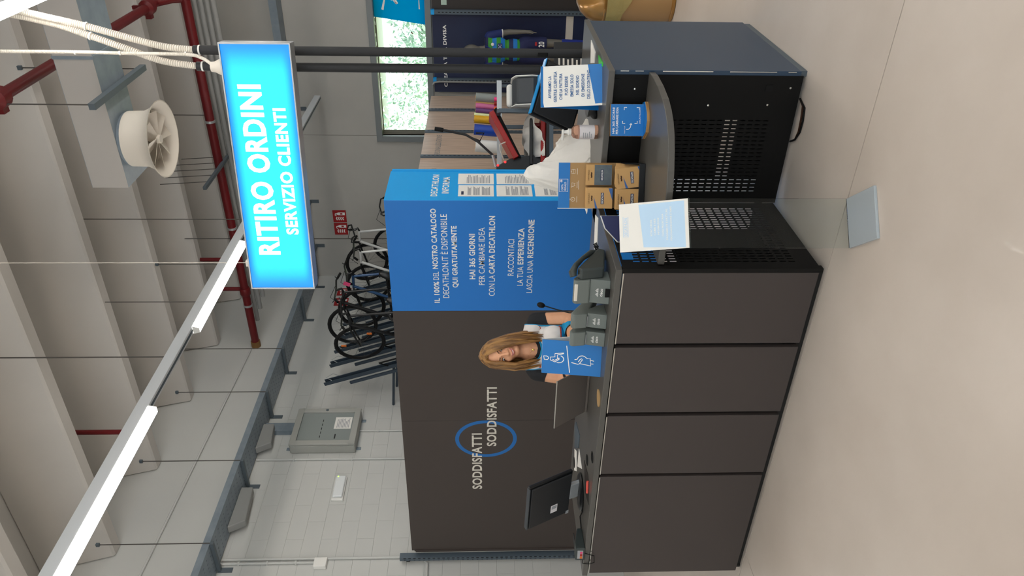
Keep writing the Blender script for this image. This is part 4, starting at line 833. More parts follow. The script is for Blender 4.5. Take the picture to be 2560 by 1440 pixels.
# ------------------------------------------------------------------ printed panels and wooden wall at the back
FX = at(1085, 28, y=11.38).x
nv = thing('poster_panel', 'navy poster panel with white heading behind the mannequin', 'panel', (-3.72, 11.38, 0)); MB().box(0, FX+3.72-.03, 0, .03, .03, 2.275).build('board', 'poster_navy', nv)
bl = at(1115.5, 205, y=11.38); tl = at(1105, 172, y=11.38); br = at(1115, 62, y=11.38); text('CREA LA TUA DIVISA', 'white_ink', nv, V(at(1115, 212, y=11.38).x+3.72-.03, 0, br.z-.002), X, Z, br.x-at(1115, 212, y=11.38).x+.03, .052, .03)
a0 = at(1432, 122, y=11.38); MB().box(.55, FX+3.72-.05, -.012, 0, at(1433, 60, y=11.38).z, at(1415, 60, y=11.38).z).build('white_rail', 'ivory', nv)
br_ = thing('poster_panel', 'dark brown poster panel at the far right of the back wall', 'panel', (FX+.03, 11.38, 0)); MB().box(0, 2.2, 0, .03, .03, 2.275).build('board', 'poster_brown', br_); MB().box(.06, .135, -.002, 0, 2.06, 2.14).build('green_square', 'leaf', br_)
text('N', 'white_ink', br_, V(.155, 0, 2.075), X, Z, .05, .052, .03)
def upright(loc_, lb, cap_=True, ax=X, h=2.24):
    u = thing('slotted_upright', lb, 'upright', loc_); n_ = ax.cross(Z)
    o_ = -ax*.03; MB().slab(o_, ax, Z, n_, 0, .06, 0, h, -.03, .03).build('post', 'slot_grey', u)
    s = MB()
    for i in range(int(h/.054)-1): s.slab(o_, ax, Z, n_, .024, .036, .05+.054*i, .078+.054*i, .0302, .0312)
    q = s.build('slots', 'black', u); q['kind'] = 'stuff'
    if cap_: MB().slab(o_, ax, Z, n_, -.004, .064, h, h+.05, -.032, .034).build('cap', 'cyan_blue', u)
upright((FX, 11.347, 0), 'slotted upright with bright blue cap between navy and brown panels'); upright((at(1082, 200, y=11.347).x, 11.347, 0), 'slotted upright with bright blue cap at the wooden wall corner')
WXp = -3.76
wd = thing('wooden_wall', 'light wooden display wall of vertical boards behind the heat press', 'display wall', (WXp, 8.06, 0)); yb = [8.06, 8.925, 9.785, 10.65, 11.33]
for i in range(4): MB().box(-.02, 0, yb[i]-8.06+.02, yb[i+1]-8.06-.02, .05, 2.33).build('board', 'wood', wd, bevel=.002, seg=1)
xtext('PERSONALIZZAZIONE', 'frame_grey', wd, WXp, 391, 338, 1085, 1099, 0); xtext('ZI', 'frame_grey', wd, WXp, 428, 421, 1078, 1090, 0); MB().box(0, .002, yb[1]-8.06+.0, yb[1]-8.06+.07, 2.06, 2.15).build('green_square', 'slot_grey', wd)
for i, lb in zip((1, 2, 3), ('nearest dark slotted strip between wooden boards', 'middle dark slotted strip between wooden boards', 'farthest dark slotted strip between wooden boards')):
    upright((WXp-.005, yb[i], 0), lb, False, Y, 2.33)
gc = at(1090, 203, y=10.9); tag(MB().tube([at(1082, 212, y=11.30), at(1086, 206, y=11.30), at(1100, 204, y=11.30), at(1160, 205, y=11.30), at(1240, 206, y=11.30)], .014, 8).build('cable', 'grey_pipe', None, True), 'grey cable hanging beside the wooden wall', 'cable')

# ------------------------------------------------------------------ print workshop: bench, heat press, vinyl rolls, cutter
def lay(px, py, D, o): return dp(px, py, D)-o.location
bz = .80
be = thing('workbench', 'grey square tube workbench frame with dark shelf carrying the heat press', 'bench', tuple(dp(1400, 350, 7.6)[:2])+(0,), YAW)
fr_ = MB()
def gl(px, py, D):
    p = dp(px, py, D)-be.location; return V(p.dot(GX), p.dot(GY), p.z)
t = .02
xl, xr = gl(1380, 430, 7.5).x, gl(1380, 278, 7.5).x; zt2 = gl(1378, 350, 7.5).z; yn = gl(1378, 350, 7.5).y; yfr = yn+.75; zr = gl(1247, 278, 7.5).z
for x_ in (xl-.25, xr):
    for y_ in (yn, yfr): fr_.box(x_-t, x_+t, y_-t, y_+t, 0, zr if (x_ == xr) else zt2)
fr_.box(xl-.25, xr, yn-t, yn+t, zt2-t, zt2+t).box(xl-.25, xr, yfr-t, yfr+t, zt2-t, zt2+t).box(xr-t, xr+t, yn, yfr, zt2-t, zt2+t).box(xr-t, xr+t, yn, yfr, zr-t, zr+t).box(xl-.25-t, xl-.25+t, yn, yfr, zt2-t, zt2+t)
fr_.build('frame', 'slot_grey', be); MB().box(xl-.27, xr+.02, yn-.02, yfr+.02, zt2+.02, zt2+.045).build('bench_top', 'soft_black', be); MB().box(xl-.27, xr+.02, yn, yfr, .25, .27).build('lower_shelf', 'soft_black', be)
benchtop = zt2+.045; yb0 = yn
hp = thing('heat_press', 'black and red clamshell heat press with long black handle', 'heat press', be.location+GX*gl(1300, 350, 7.5).x+GY*(yn+.3)+Z*benchtop, YAW)
def hl(px, py, dy=0):
    p = dp(px, py, 7.5+.3)-hp.location; return V(p.dot(GX), p.dot(GY)+dy, p.z)
a, b_ = hl(1222, 292), hl(1283, 405); dv = (b_-a); nn = V(dv.z, 0, -dv.x).normalized(); nn = nn if nn.z < 0 else -nn
MB().hexa([a+V(0, -.2, 0), b_+V(0, -.2, 0), b_+V(0, .2, 0), a+V(0, .2, 0), a+V(0, -.2, 0)+nn*.055, b_+V(0, -.2, 0)+nn*.055, b_+V(0, .2, 0)+nn*.055, a+V(0, .2, 0)+nn*.055]).build('upper_platen', 'red_gloss', hp, bevel=.006)
MB().hexa([a+V(0, -.19, 0)+nn*.0551, b_+V(0, -.19, 0)+nn*.0551, b_+V(0, .19, 0)+nn*.0551, a+V(0, .19, 0)+nn*.0551, a+V(.02, -.17, 0)+nn*.085, b_+V(-.02, -.17, 0)+nn*.085, b_+V(-.02, .17, 0)+nn*.085, a+V(.02, .17, 0)+nn*.085]).build('heating_plate', 'dark_plastic', hp)
MB().tube([hl(1087, 322), hl(1108, 325)], .022, 10).build('grip', 'black', hp, True); MB().tube([hl(1108, 325), hl(1165, 337), hl(1196, 355), hl(1232, 388)], .013, 8).build('handle', 'soft_black', hp, True)
MB().tube([hl(1168, 338, .05), hl(1200, 350, .05), hl(1210, 330, .05), hl(1190, 330, .05)], .010, 8).build('linkage', 'soft_black', hp, True); MB().tube([hl(1232, 388), hl(1240, 418)], .016, 8).build('arm', 'alu', hp, True)
h0 = hl(1372, 425); h1 = hl(1240, 392)
MB().poly([(h0.x-.12, -.1, 0), (h0.x+.16, -.1, 0), (h0.x+.10, -.1, h1.z*.72), (h0.x+.02, -.1, h1.z), (h0.x-.10, -.1, h1.z)], (0, .2, 0)).build('column', 'dark_plastic', hp, bevel=.01)
xe = hl(1350, 300).x; MB().box(h0.x, xe, -.18, .18, 0, .05).build('base', 'red_gloss', hp, bevel=.01); MB().box(h0.x+.03, xe-.02, -.17, .17, .13, .16).build('lower_platen', 'dark_plastic', hp, bevel=.006); MB().tube([V(xe-.06, 0, .04), V(xe-.06, 0, .14)], .03, 10).build('pedestal', 'red_gloss', hp)
for q in ((1244, 418), (1262, 410)): c_ = hl(*q, -.12); MB().lathe([(0, .006), (.011, .004), (.012, 0)], 12, c_, Matrix.Rotation(math.pi/2, 3, 'X')).build('indicator', 'red_led', hp, True)
MB().tube([hl(1262, 365, -.21), hl(1248, 372, -.22), hl(1250, 385, -.2), hl(1258, 405, -.14)], .007, 6).build('power_cord', 'ivory', hp, True)
sl = thing('white_cloth', 'white garment draped over the heat press bed', 'cloth', hp.location, YAW); vs = []; n_x, n_y = 26, 8
for i in range(n_x+1):
    for j in range(n_y+1):
        u_, v_ = i/n_x, j/n_y; x_ = hl(1330, 398).x+(hl(1330, 284).x-hl(1330, 398).x)*u_; zz = .165+.05*math.sin(u_*3.1)+.012*math.sin(u_*21+v_*5); drop = max(0, .5-v_)*.40*(.6+.4*math.sin(u_*4+.6))
        vs.append(V(x_, -.21+.40*max(v_-.0, 0)-.02*math.sin(u_*17), max(.01, zz-drop*(1 if v_ < .5 else 0))))
MB().add(vs, [(i*(n_y+1)+j, (i+1)*(n_y+1)+j, (i+1)*(n_y+1)+j+1, i*(n_y+1)+j+1) for i in range(n_x) for j in range(n_y)]).build('cloth', 'cloth_white', sl, True)
# roll rack
D8 = 8.6
rk = thing('roll_rack', 'grey rack shelf holding the upright vinyl rolls', 'rack', tuple(dp(1245, 300, D8)[:2])+(0,), YAW)
zr2 = dp(1246, 300, D8).z; rw2 = 85/FPX*D8
r_ = MB().box(-rw2-.14, rw2+.03, -.12, .12, zr2-.03, zr2-.01); r_.build('shelf', 'alu', rk); r_ = MB()
for x_ in (-rw2-.12, rw2): r_.box(x_-.015, x_+.015, -.015, .015, 0, zr2-.03); r_.box(x_-.015, x_+.015, -.15, .15, 0, .02)
r_.build('legs_frame', 'slot_grey', rk); MB().box(-rw2-.14, rw2+.03, -.122, -.118, zr2-.035, zr2+.02).build('front_lip', 'alu', rk)
for nm_, c, py_, wd_, px0, px1 in (('silver', 'silver_v', 248, 22, 1187, 1244), ('tan', 'tan_v', 261, 6, 1187, 1244), ('pink', 'pink_v', 269, 13, 1187, 1244), ('purple', 'purple_v', 281, 12, 1187, 1246), ('pale lime', 'lime_v', 291, 8, 1183, 1246), ('yellow', 'yellow_v', 303, 19, 1183, 1248), ('blue', 'blue_v', 329, 27, 1183, 1250), ('white', 'white', 369, 31, 1186, 1250)):
    c0 = dp(1250, py_, D8); hgt = dp(px0, py_, D8).z-zr2; rad = wd_/2/FPX*D8
    o = thing('vinyl_roll', 'upright roll of %s vinyl in the rack behind the heat press' % nm_, 'roll', V(c0.x, c0.y, zr2-.01), 0, 'vinyl rolls in the rack'); o.rotation_euler = (0, .10*math.cos(YAW), 0)
    MB().lathe([(rad*.4, .0), (rad, .0), (rad, hgt), (rad*.4, hgt)], 20).build('roll', c, o, True); MB().lathe([(rad*.25, -.0), (rad*.4, -.0), (rad*.4, hgt+.005), (rad*.25, hgt+.005)], 14).build('core', 'kraft', o)
for nm_, c, py_ in (('hot pink', 'hot_v', 248), ('red', 'sign_red', 259), ('orange', 'orange_v', 272), ('lime', 'lime_v', 284), ('amber', 'tan_v', 295), ('green', 'green_v', 306)):
    c0 = dp(1243, py_, D8-.088); o = thing('vinyl_offcut', 'short roll of %s vinyl at the front of the rack' % nm_, 'roll', V(c0.x, c0.y, zr2-.01), 0, 'short vinyl rolls'); MB().lathe([(.005, .0), (.022, .0), (.022, .06), (.005, .06)], 14).build('roll', c, o, True)
# cutter plotter
cp = thing('vinyl_cutter', 'dark curved vinyl cutter with white trim beside the bench', 'plotter', tuple(dp(1390, 245, 7.6)[:2])+(0,), YAW)
def cl_(px, py):
    p = dp(px, py, 7.6)-cp.location; return V(p.dot(GX), p.dot(GY), p.z)
z0, z1 = cl_(1345, 250).z, cl_(1280, 250).z; x0, x1 = cl_(1300, 272).x, cl_(1300, 205).x
prof = [(-.18, z0), (-.20, z0+.06), (-.17, z1-.04), (-.08, z1), (.08, z1), (.17, z1-.05), (.18, z0)]
MB().poly([(x0, a_, b_) for a_, b_ in prof], (x1-x0, 0, 0)).build('body', 'printer_grey', cp, bevel=.02, seg=3)
for xx in (x0-.012, x1): MB().poly([(xx, a_*1.08, b_+(.012 if b_ > z0+.01 else 0)) for a_, b_ in prof], (.012, 0, 0)).build('end_trim', 'white', cp, bevel=.004)
MB().box(x0, x1, -.24, -.17, z0, z0+.02).build('tray', 'screen_blue', cp)
lg = MB()
for xx in (x0+.03, x1-.05): lg.box(xx, xx+.03, -.02, .02, .03, z0); lg.box(xx-.005, xx+.035, -.22, .22, 0, .03)
lg.build('stand', 'slot_grey', cp); MB().cap(V(x0+.05, .05, z1+.02), V(x1-.05, .05, z1+.02), .035, .035).build('vinyl_feed', 'white', cp, True)
tx = dp(1385, 160, 7.0).z; d0 = dp(1400, 160, 7.0)
ib = thing('info_board', 'dark free-standing board with pale print behind the square counter', 'board', (d0.x, d0.y, 0), YAW)
MB().box(-.20, .20, -.015, .015, .02, tx).build('board', 'soft_black', ib); MB().box(-.2, .2, -.12, .12, 0, .02).build('foot', 'soft_black', ib)
rows(MB(), V(-.17, -.016, tx-.36), X, Z, 8, .30, .33, .4, 8).build('print', 'ivory', ib)
# ------------------------------------------------------------------ the clerk behind the counter
PO = V(-2.89, 3.74, 0); PR = math.atan2(.611, .79)
pe = thing('person', 'smiling clerk with long blond hair in white vest leaning at the counter', 'person', PO, PR)
HC = V(.004, -.05, 1.437)
HM = Matrix.Rotation(math.radians(-9), 3, 'Z') @ Matrix.Rotation(math.radians(-15), 3, 'Y') @ Matrix.Rotation(math.radians(9), 3, 'X')
def hd(x, y, z): return HC+HM @ V(x, y, z)
b = MB()
# head
b.ball(hd(0, .012, .032), (.073, .090, .086), HM); b.ball(hd(0, -.022, -.03), (.058, .062, .078), HM); b.ball(hd(0, -.052, -.088), (.030, .030, .024), HM)
b.cap(hd(.045, -.005, -.055), hd(.014, -.055, -.092), .020, .018); b.cap(hd(-.045, -.005, -.055), hd(-.014, -.055, -.092), .020, .018)
b.ball(hd(.036, -.058, -.030), (.022, .020, .024), HM); b.ball(hd(-.036, -.058, -.030), (.022, .020, .024), HM)
b.cap(hd(0, -.080, .012), hd(0, -.101, -.026), .007, .0115); b.ball(hd(.011, -.089, -.030), .0085); b.ball(hd(-.011, -.089, -.030), .0085)
b.cap(hd(.040, -.060, .022), hd(.012, -.075, .024), .011, .010); b.cap(hd(-.040, -.060, .022), hd(-.012, -.075, .024), .011, .010)
b.ball(hd(0, -.076, -.058), (.026, .014, .014), HM)
for s in (-1, 1): b.ball(hd(s*.073, .012, -.01), (.010, .020, .032), HM)
# neck and trunk
b.cap(hd(0, .015, -.06), V(.03, .01, 1.27), .050, .056); b.cap(V(.03, .0, 1.265), V(.045, .03, 1.15), .075, .10)
b.cap(V(.03, .012, 1.262), V(.188, .01, 1.222), .052, .050); b.cap(V(.03, .012, 1.262), V(-.10, .01, 1.226), .052, .050)
b.ball(V(.045, .03, 1.12), (.150, .100, .150)); b.ball(V(.045, .05, .98), (.128, .098, .14)); b.ball(V(.045, .07, .86), (.165, .120, .13))
b.ball(V(-.02, -.032, 1.105), (.064, .058, .066)); b.ball(V(.11, -.032, 1.105), (.064, .058, .066)); b.ball(V(.045, -.03, 1.11), (.075, .052, .07))
# arms and hands
def arm(sh, el, wr, hn):
    b.cap(sh, el, .051, .048); b.cap(el, wr, .046, .028); d = (hn-wr).normalized(); sd = d.cross(Z).normalized()
    b.cap(wr, wr+d*.075, .026, .03); b.cap(wr+d*.04+sd*.012, wr+d*.075+sd*.018, .022, .018); b.cap(wr+d*.04-sd*.012, wr+d*.075-sd*.018, .022, .018)
    return d, sd
fing = []
for sh, el, wr, hn, th in ((V(.205, .01, 1.212), V(.212, -.04, 1.008), V(.035, -.205, .992), V(-.06, -.26, .985), 1), (V(-.118, .01, 1.212), V(-.150, -.03, 1.03), V(-.085, -.215, .995), V(-.06, -.30, .985), -1)):
    d, sd = arm(sh, el, wr, hn)
    for k, (o_, ln_) in enumerate(((-.030, .060), (-.011, .070), (.010, .066), (.029, .050))):
        p0 = wr+d*.085+sd*o_; p1 = p0+d*ln_*.5+V(0, 0, .004); p2 = p0+d*ln_+V(0, 0, -.010); b.cap(p0, p1, .0095, .0085, 8); b.cap(p1, p2, .0085, .007, 8)
    p0 = wr+d*.035-sd*.028*th; p1 = p0+d*.03-sd*.020*th; b.cap(p0, p1, .012, .010, 8); b.cap(p1, p1+d*.028-V(0, 0, .006), .010, .008, 8)
# legs
for s in (-1, 1):
    b.cap(V(.045+s*.085, .08, .84), V(.045+s*.085, .03, .47), .085, .058); b.cap(V(.045+s*.085, .03, .47), V(.045+s*.09, .09, .08), .056, .036); b.cap(V(.045+s*.09, .10, .05), V(.045+s*.11, -.06, .035), .04, .03)
body = remeshed(b, .0045, 6)
sk = body.copy()
def under(p):   # skin stays only where no cloth covers it
    return True
mesh_obj(body, 'body', 'skin', pe)
ax_R = V(.205, .01, 1.212); ax_L = V(-.118, .01, 1.212)
def arm_t(p):   # distance down the upper arm, or None
    for a_, e_ in ((ax_R, V(.212, -.04, 1.008)), (ax_L, V(-.150, -.03, 1.03))):
        d = (e_-a_); L = d.length; t_ = (p-a_).dot(d)/L
        if (p-a_-d*(t_/L)).length < .075 and ((a_.x > .1 and p.x > .182) or (a_.x < 0 and p.x < -.102)): return t_
    return None
def torso(p):
    return .80 < p.z < 1.30 and arm_t(p) is None and not (p.y < -.13 and p.z < 1.06)
def neckline(p):  # True inside the open collar
    r2 = ((p.x-.028)/.070)**2+((p.z-1.285)/.075)**2
    return (r2 < 1 and p.y < .06) or (p.z > 1.268 and ((p.x-.028)**2+p.y**2) < .072**2) or p.z > 1.31
def tshirt(p, n):
    t_ = arm_t(p)
    if t_ is not None and p.z > 1.0: return t_ < .075+.25*(p.x-.205 if p.x > 0 else -.118-p.x)*-1
    return torso(p) and not neckline(p) and p.z > .9
garment(sk, tshirt, .004, 'tshirt', 'shirt_black', pe)
def vest(p, n):
    if not torso(p) or p.z < .82: return False
    r2 = ((p.x-.028)/.092)**2+((p.z-1.272)/.092)**2
    if (r2 < 1 and p.y < .07) or p.z > 1.315 or (p.z > 1.262 and ((p.x-.028)**2+p.y**2) < .085**2): return False
    return -.108 < p.x and p.x < .19
garment(sk, lambda p, n: vest(p, n), .010, 'vest', 'vest_white', pe)
garment(sk, lambda p, n: vest(p, n) and p.z < 1.075 and p.x > .085 and p.y < .05, .0115, 'vest_side', 'vest_blue', pe)
garment(sk, lambda p, n: vest(p, n) and 1.068 < p.z < 1.076 and p.x > .08 and p.y < .05, .0135, 'vest_piping', 'orange_trim', pe)
garment(sk, lambda p, n: torso(p) and p.y < .06 and 1.0 < ((p.x-.028)/.080)**2+((p.z-1.272)/.080)**2 < 1.34 and p.z < 1.262, .0105, 'collar_insert', 'vest_blue', pe)
garment(sk, lambda p, n: vest(p, n) and (p.x > .176 or p.x < -.096), .0125, 'armhole_trim', 'vest_blue', pe)
garment(sk, lambda p, n: vest(p, n) and 1.19 < p.z < 1.197 and p.y < 0 and (p.x > .14 or p.x < -.06), .012, 'vest_piping', 'orange_trim', pe)
garment(sk, lambda p, n: p.z < .86 and p.z > .10 and arm_t(p) is None and p.y > -.12, .006, 'trousers', 'trousers', pe)
garment(sk, lambda p, n: p.z <= .11, .006, 'shoes', 'shoe', pe)
# face
for s in (-1, 1):
    ec = hd(s*.031, -.0735, .004); MB().ball(ec, (.0115, .006, .0058), HM).build('eye', 'eye_white', pe, True); MB().ball(ec+HM @ V(-.001, -.0042, -.0018), (.0055, .003, .0048), HM).build('iris', 'iris', pe, True)
    MB().tube([hd(s*.017, -.0805, .005), hd(s*.024, -.083, .0115), hd(s*.033, -.0815, .0125), hd(s*.043, -.074, .006)], [.0014, .0022, .0022, .0012], 6).build('eyelid', 'brow', pe, True)
    MB().tube([hd(s*.013, -.086, .024), hd(s*.028, -.084, .031), hd(s*.046, -.069, .026)], [.0028, .0030, .0014], 6).build('eyebrow', 'brow', pe, True)
MB().tube([hd(-.026, -.080, -.048), hd(-.013, -.0895, -.0545), hd(0, -.092, -.056), hd(.013, -.0895, -.0545), hd(.026, -.080, -.046)], [.0015, .0032, .003, .0032, .0015], 8).build('upper_lip', 'lip', pe, True)
MB().tube([hd(-.026, -.079, -.048), hd(-.013, -.0885, -.064), hd(0, -.0905, -.067), hd(.013, -.0885, -.064), hd(.026, -.079, -.046)], [.0015, .0038, .0042, .0038, .0015], 8).build('lower_lip', 'lip', pe, True)
MB().tube([hd(-.020, -.084, -.053), hd(0, -.0895, -.0605), hd(.020, -.084, -.052)], [.0035, .0058, .0035], 8, flat=1).build('teeth', 'tooth', pe, True)
# hair: cap and falling locks
hc = MB(); seg = 40; rng = random.Random(11); vs = []; fs = []; n_ = 0
for i in range(21):
    th = math.pi*.80*i/20
    for k in range(seg):
        a = 2*math.pi*k/seg; vs.append(hd(.080*math.sin(th)*math.cos(a), .014+.098*math.sin(th)*math.sin(a), .034+.094*math.cos(th)))
for i in range(20):
    for k in range(seg):
        a = 2*math.pi*(k+.5)/seg; th = math.pi*.80*(i+.5)/20; f_ = -math.sin(a)
        if f_ > .30 and th > .86+.5*(1-f_): continue
        fs.append((i*seg+k, (i+1)*seg+k, (i+1)*seg+(k+1) % seg, i*seg+(k+1) % seg))
hc.add(vs, fs)
for s, n_l, ex, ez in ((1, 64, (.060, .140), (1.165, 1.25)), (-1, 56, (-.012, -.088), (1.175, 1.25))):
    for k in range(n_l):
        t_ = k/(n_l-1)+rng.uniform(-.012, .012); az = math.radians(-62+225*max(0, min(1, t_))); ps_ = []
        part = V(.012+rng.uniform(-.006, .006), -.066+.13*max(0, min(1, t_)), 0)
        for e in (0, .2, .42, .66, .86, 1.0):
            th = math.pi*(.02+.50*e); rr_ = 1.03+.05*rng.random()
            x_ = s*math.sin(th)*math.cos(az)*.083*rr_ if math.cos(az) > .25 else s*math.sin(th)*max(math.cos(az), .0)*.083*rr_+s*.015*e
            y_ = .014+math.sin(th)*math.sin(az)*.102*rr_; q = V(x_, y_, .034+.099*math.cos(th)*rr_); w0 = (1-e)**1.4
            q = q*(1-w0)+V(part.x, part.y, .034+.097*math.sqrt(max(.05, 1-((part.y-.014)/.10)**2)))*w0
            ps_.append(hd(*q))
        tf = max(0, min(1, t_)); end = V(ex[0]+(ex[1]-ex[0])*(.15+.85*math.sin(math.pi*min(1, tf*1.1)))+rng.uniform(-.012, .012), -.085+.15*tf+rng.uniform(-.01, .01), ez[0]+(ez[1]-ez[0])*rng.random()*.55+.03*abs(tf-.4))
        l0 = ps_[-1]; ps_ += [l0.lerp(end, .33)+V(s*.016, -.004, -.006), l0.lerp(end, .68)+V(s*.012, -.006, 0), end]
        hc.tube(ps_, [.006, .009, .010, .0105, .011, .011, .011, .0095, .002], 6, flat=.75)
hc.build('hair', 'hair', pe, True)
nk = V(.022, -.082, 1.238)
MB().tube([V(-.03, -.03, 1.30), V(.0, -.062, 1.262), nk, V(.05, -.062, 1.262), V(.08, -.03, 1.30)], .0009, 5).build('necklace', 'gold_pin', pe, True); MB().ball(nk, (.007, .003, .007)).build('pendant', 'gold_pin', pe, True)
MB().cbox(V(.078, -.128, 1.085), (.02, .012, .045), Matrix.Rotation(.2, 3, 'X')).build('clip_mic', 'shirt_black', pe, bevel=.003); MB().cbox(V(.075, -.128, 1.03), (.05, .004, .065), Matrix.Rotation(-.12, 3, 'X')).build('name_badge', 'label_white', pe)

# ------------------------------------------------------------------ mannequin in sports kit
mx = at(1300, 122, y=11.0); mq = thing('mannequin', 'grey mannequin in green and blue striped jersey and navy shorts', 'mannequin', (mx.x-.02, 11.0, 0), .18)
b = MB(); b.ball(V(0, 0, 1.70), (.075, .095, .115)); b.ball(V(0, -.03, 1.65), (.055, .06, .08)); b.cap(V(0, .01, 1.62), V(0, .01, 1.50), .052, .058); b.cap(V(-.15, .01, 1.455), V(.15, .01, 1.455), .06, .06); b.ball(V(0, .01, 1.33), (.175, .115, .19)); b.ball(V(0, .02, 1.10), (.15, .105, .18)); b.ball(V(0, .02, .95), (.165, .115, .12))
for s in (-1, 1):
    b.cap(V(s*.19, .01, 1.44), V(s*.245, .03, 1.17), .055, .043); b.cap(V(s*.245, .03, 1.17), V(s*.255, -.03, .92), .042, .028); b.cap(V(s*.255, -.03, .92), V(s*.25, -.05, .85), .027, .03)
    for k in range(4): b.cap(V(s*.25, -.075+.02*k, .84), V(s*.245, -.075+.02*k, .765), .0095, .008, 8)
    b.cap(V(s*.25, -.08, .88), V(s*.235, -.10, .82), .011, .009, 8)
    b.cap(V(s*.09, .02, .90), V(s*.10, .0, .50), .088, .056); b.cap(V(s*.10, .0, .50), V(s*.105, .03, .09), .056, .036); b.cap(V(s*.105, .04, .05), V(s*.115, -.13, .035), .042, .032)
bd = remeshed(b, .011, 5); sk = bd.copy(); mesh_obj(bd, 'body', 'mannequin', mq)
inarm = lambda p: abs(p.x) > .178 and p.z < 1.47
garment(sk, lambda p, n: .98 < p.z < 1.50 and not inarm(p), .010, 'jersey', 'jersey', mq); garment(sk, lambda p, n: abs(p.x) > .17 and 1.26 < p.z < 1.52, .014, 'sleeve', 'jersey_navy', mq); garment(sk, lambda p, n: abs(p.x) > .17 and 1.25 < p.z < 1.265, .016, 'sleeve_trim', 'white', mq)
garment(sk, lambda p, n: .62 < p.z < 1.0 and abs(p.x) < .222 and not (abs(p.x) > .20 and p.y < .02), .022, 'shorts', 'shorts_navy', mq); garment(sk, lambda p, n: .07 < p.z < .40, .008, 'sock', 'sock_blue', mq); garment(sk, lambda p, n: p.z <= .075, .006, 'shoe', 'soft_black', mq)
text('20', 'white_ink', mq, V(.055, -.135, .66), X, Z, .075, .085, .02); MB().box(.075, .125, -.137, -.134, .765, .795).build('badge', 'sign_red', mq)
MB().box(-.10, .10, -.129, -.124, 1.26, 1.33).build('chest_print', 'jersey_navy', mq); text('CIOC', 'white_ink', mq, V(-.02, -.129, 1.275), X, Z, .105, .04, .0); MB().ball(V(.085, -.118, 1.40), (.022, .004, .022)).build('crest', 'label_white', mq, True)
MB().tube([V(-.06, -.07, 1.50), V(-.02, -.12, 1.40), V(0, -.137, 1.27), V(.02, -.12, 1.40), V(.06, -.07, 1.50)], .006, 6).build('ribbon', 'sock_blue', mq, True); MB().lathe([(0, 0), (.03, 0), (.03, .006), (0, .006)], 20, (0, -.138, 1.25), Matrix.Rotation(math.pi/2, 3, 'X')).build('medal', 'medal', mq, True)
MB().box(-.2, .2, -.2, .15, 0, .012).build('base_plate', 'galv_dark', mq)

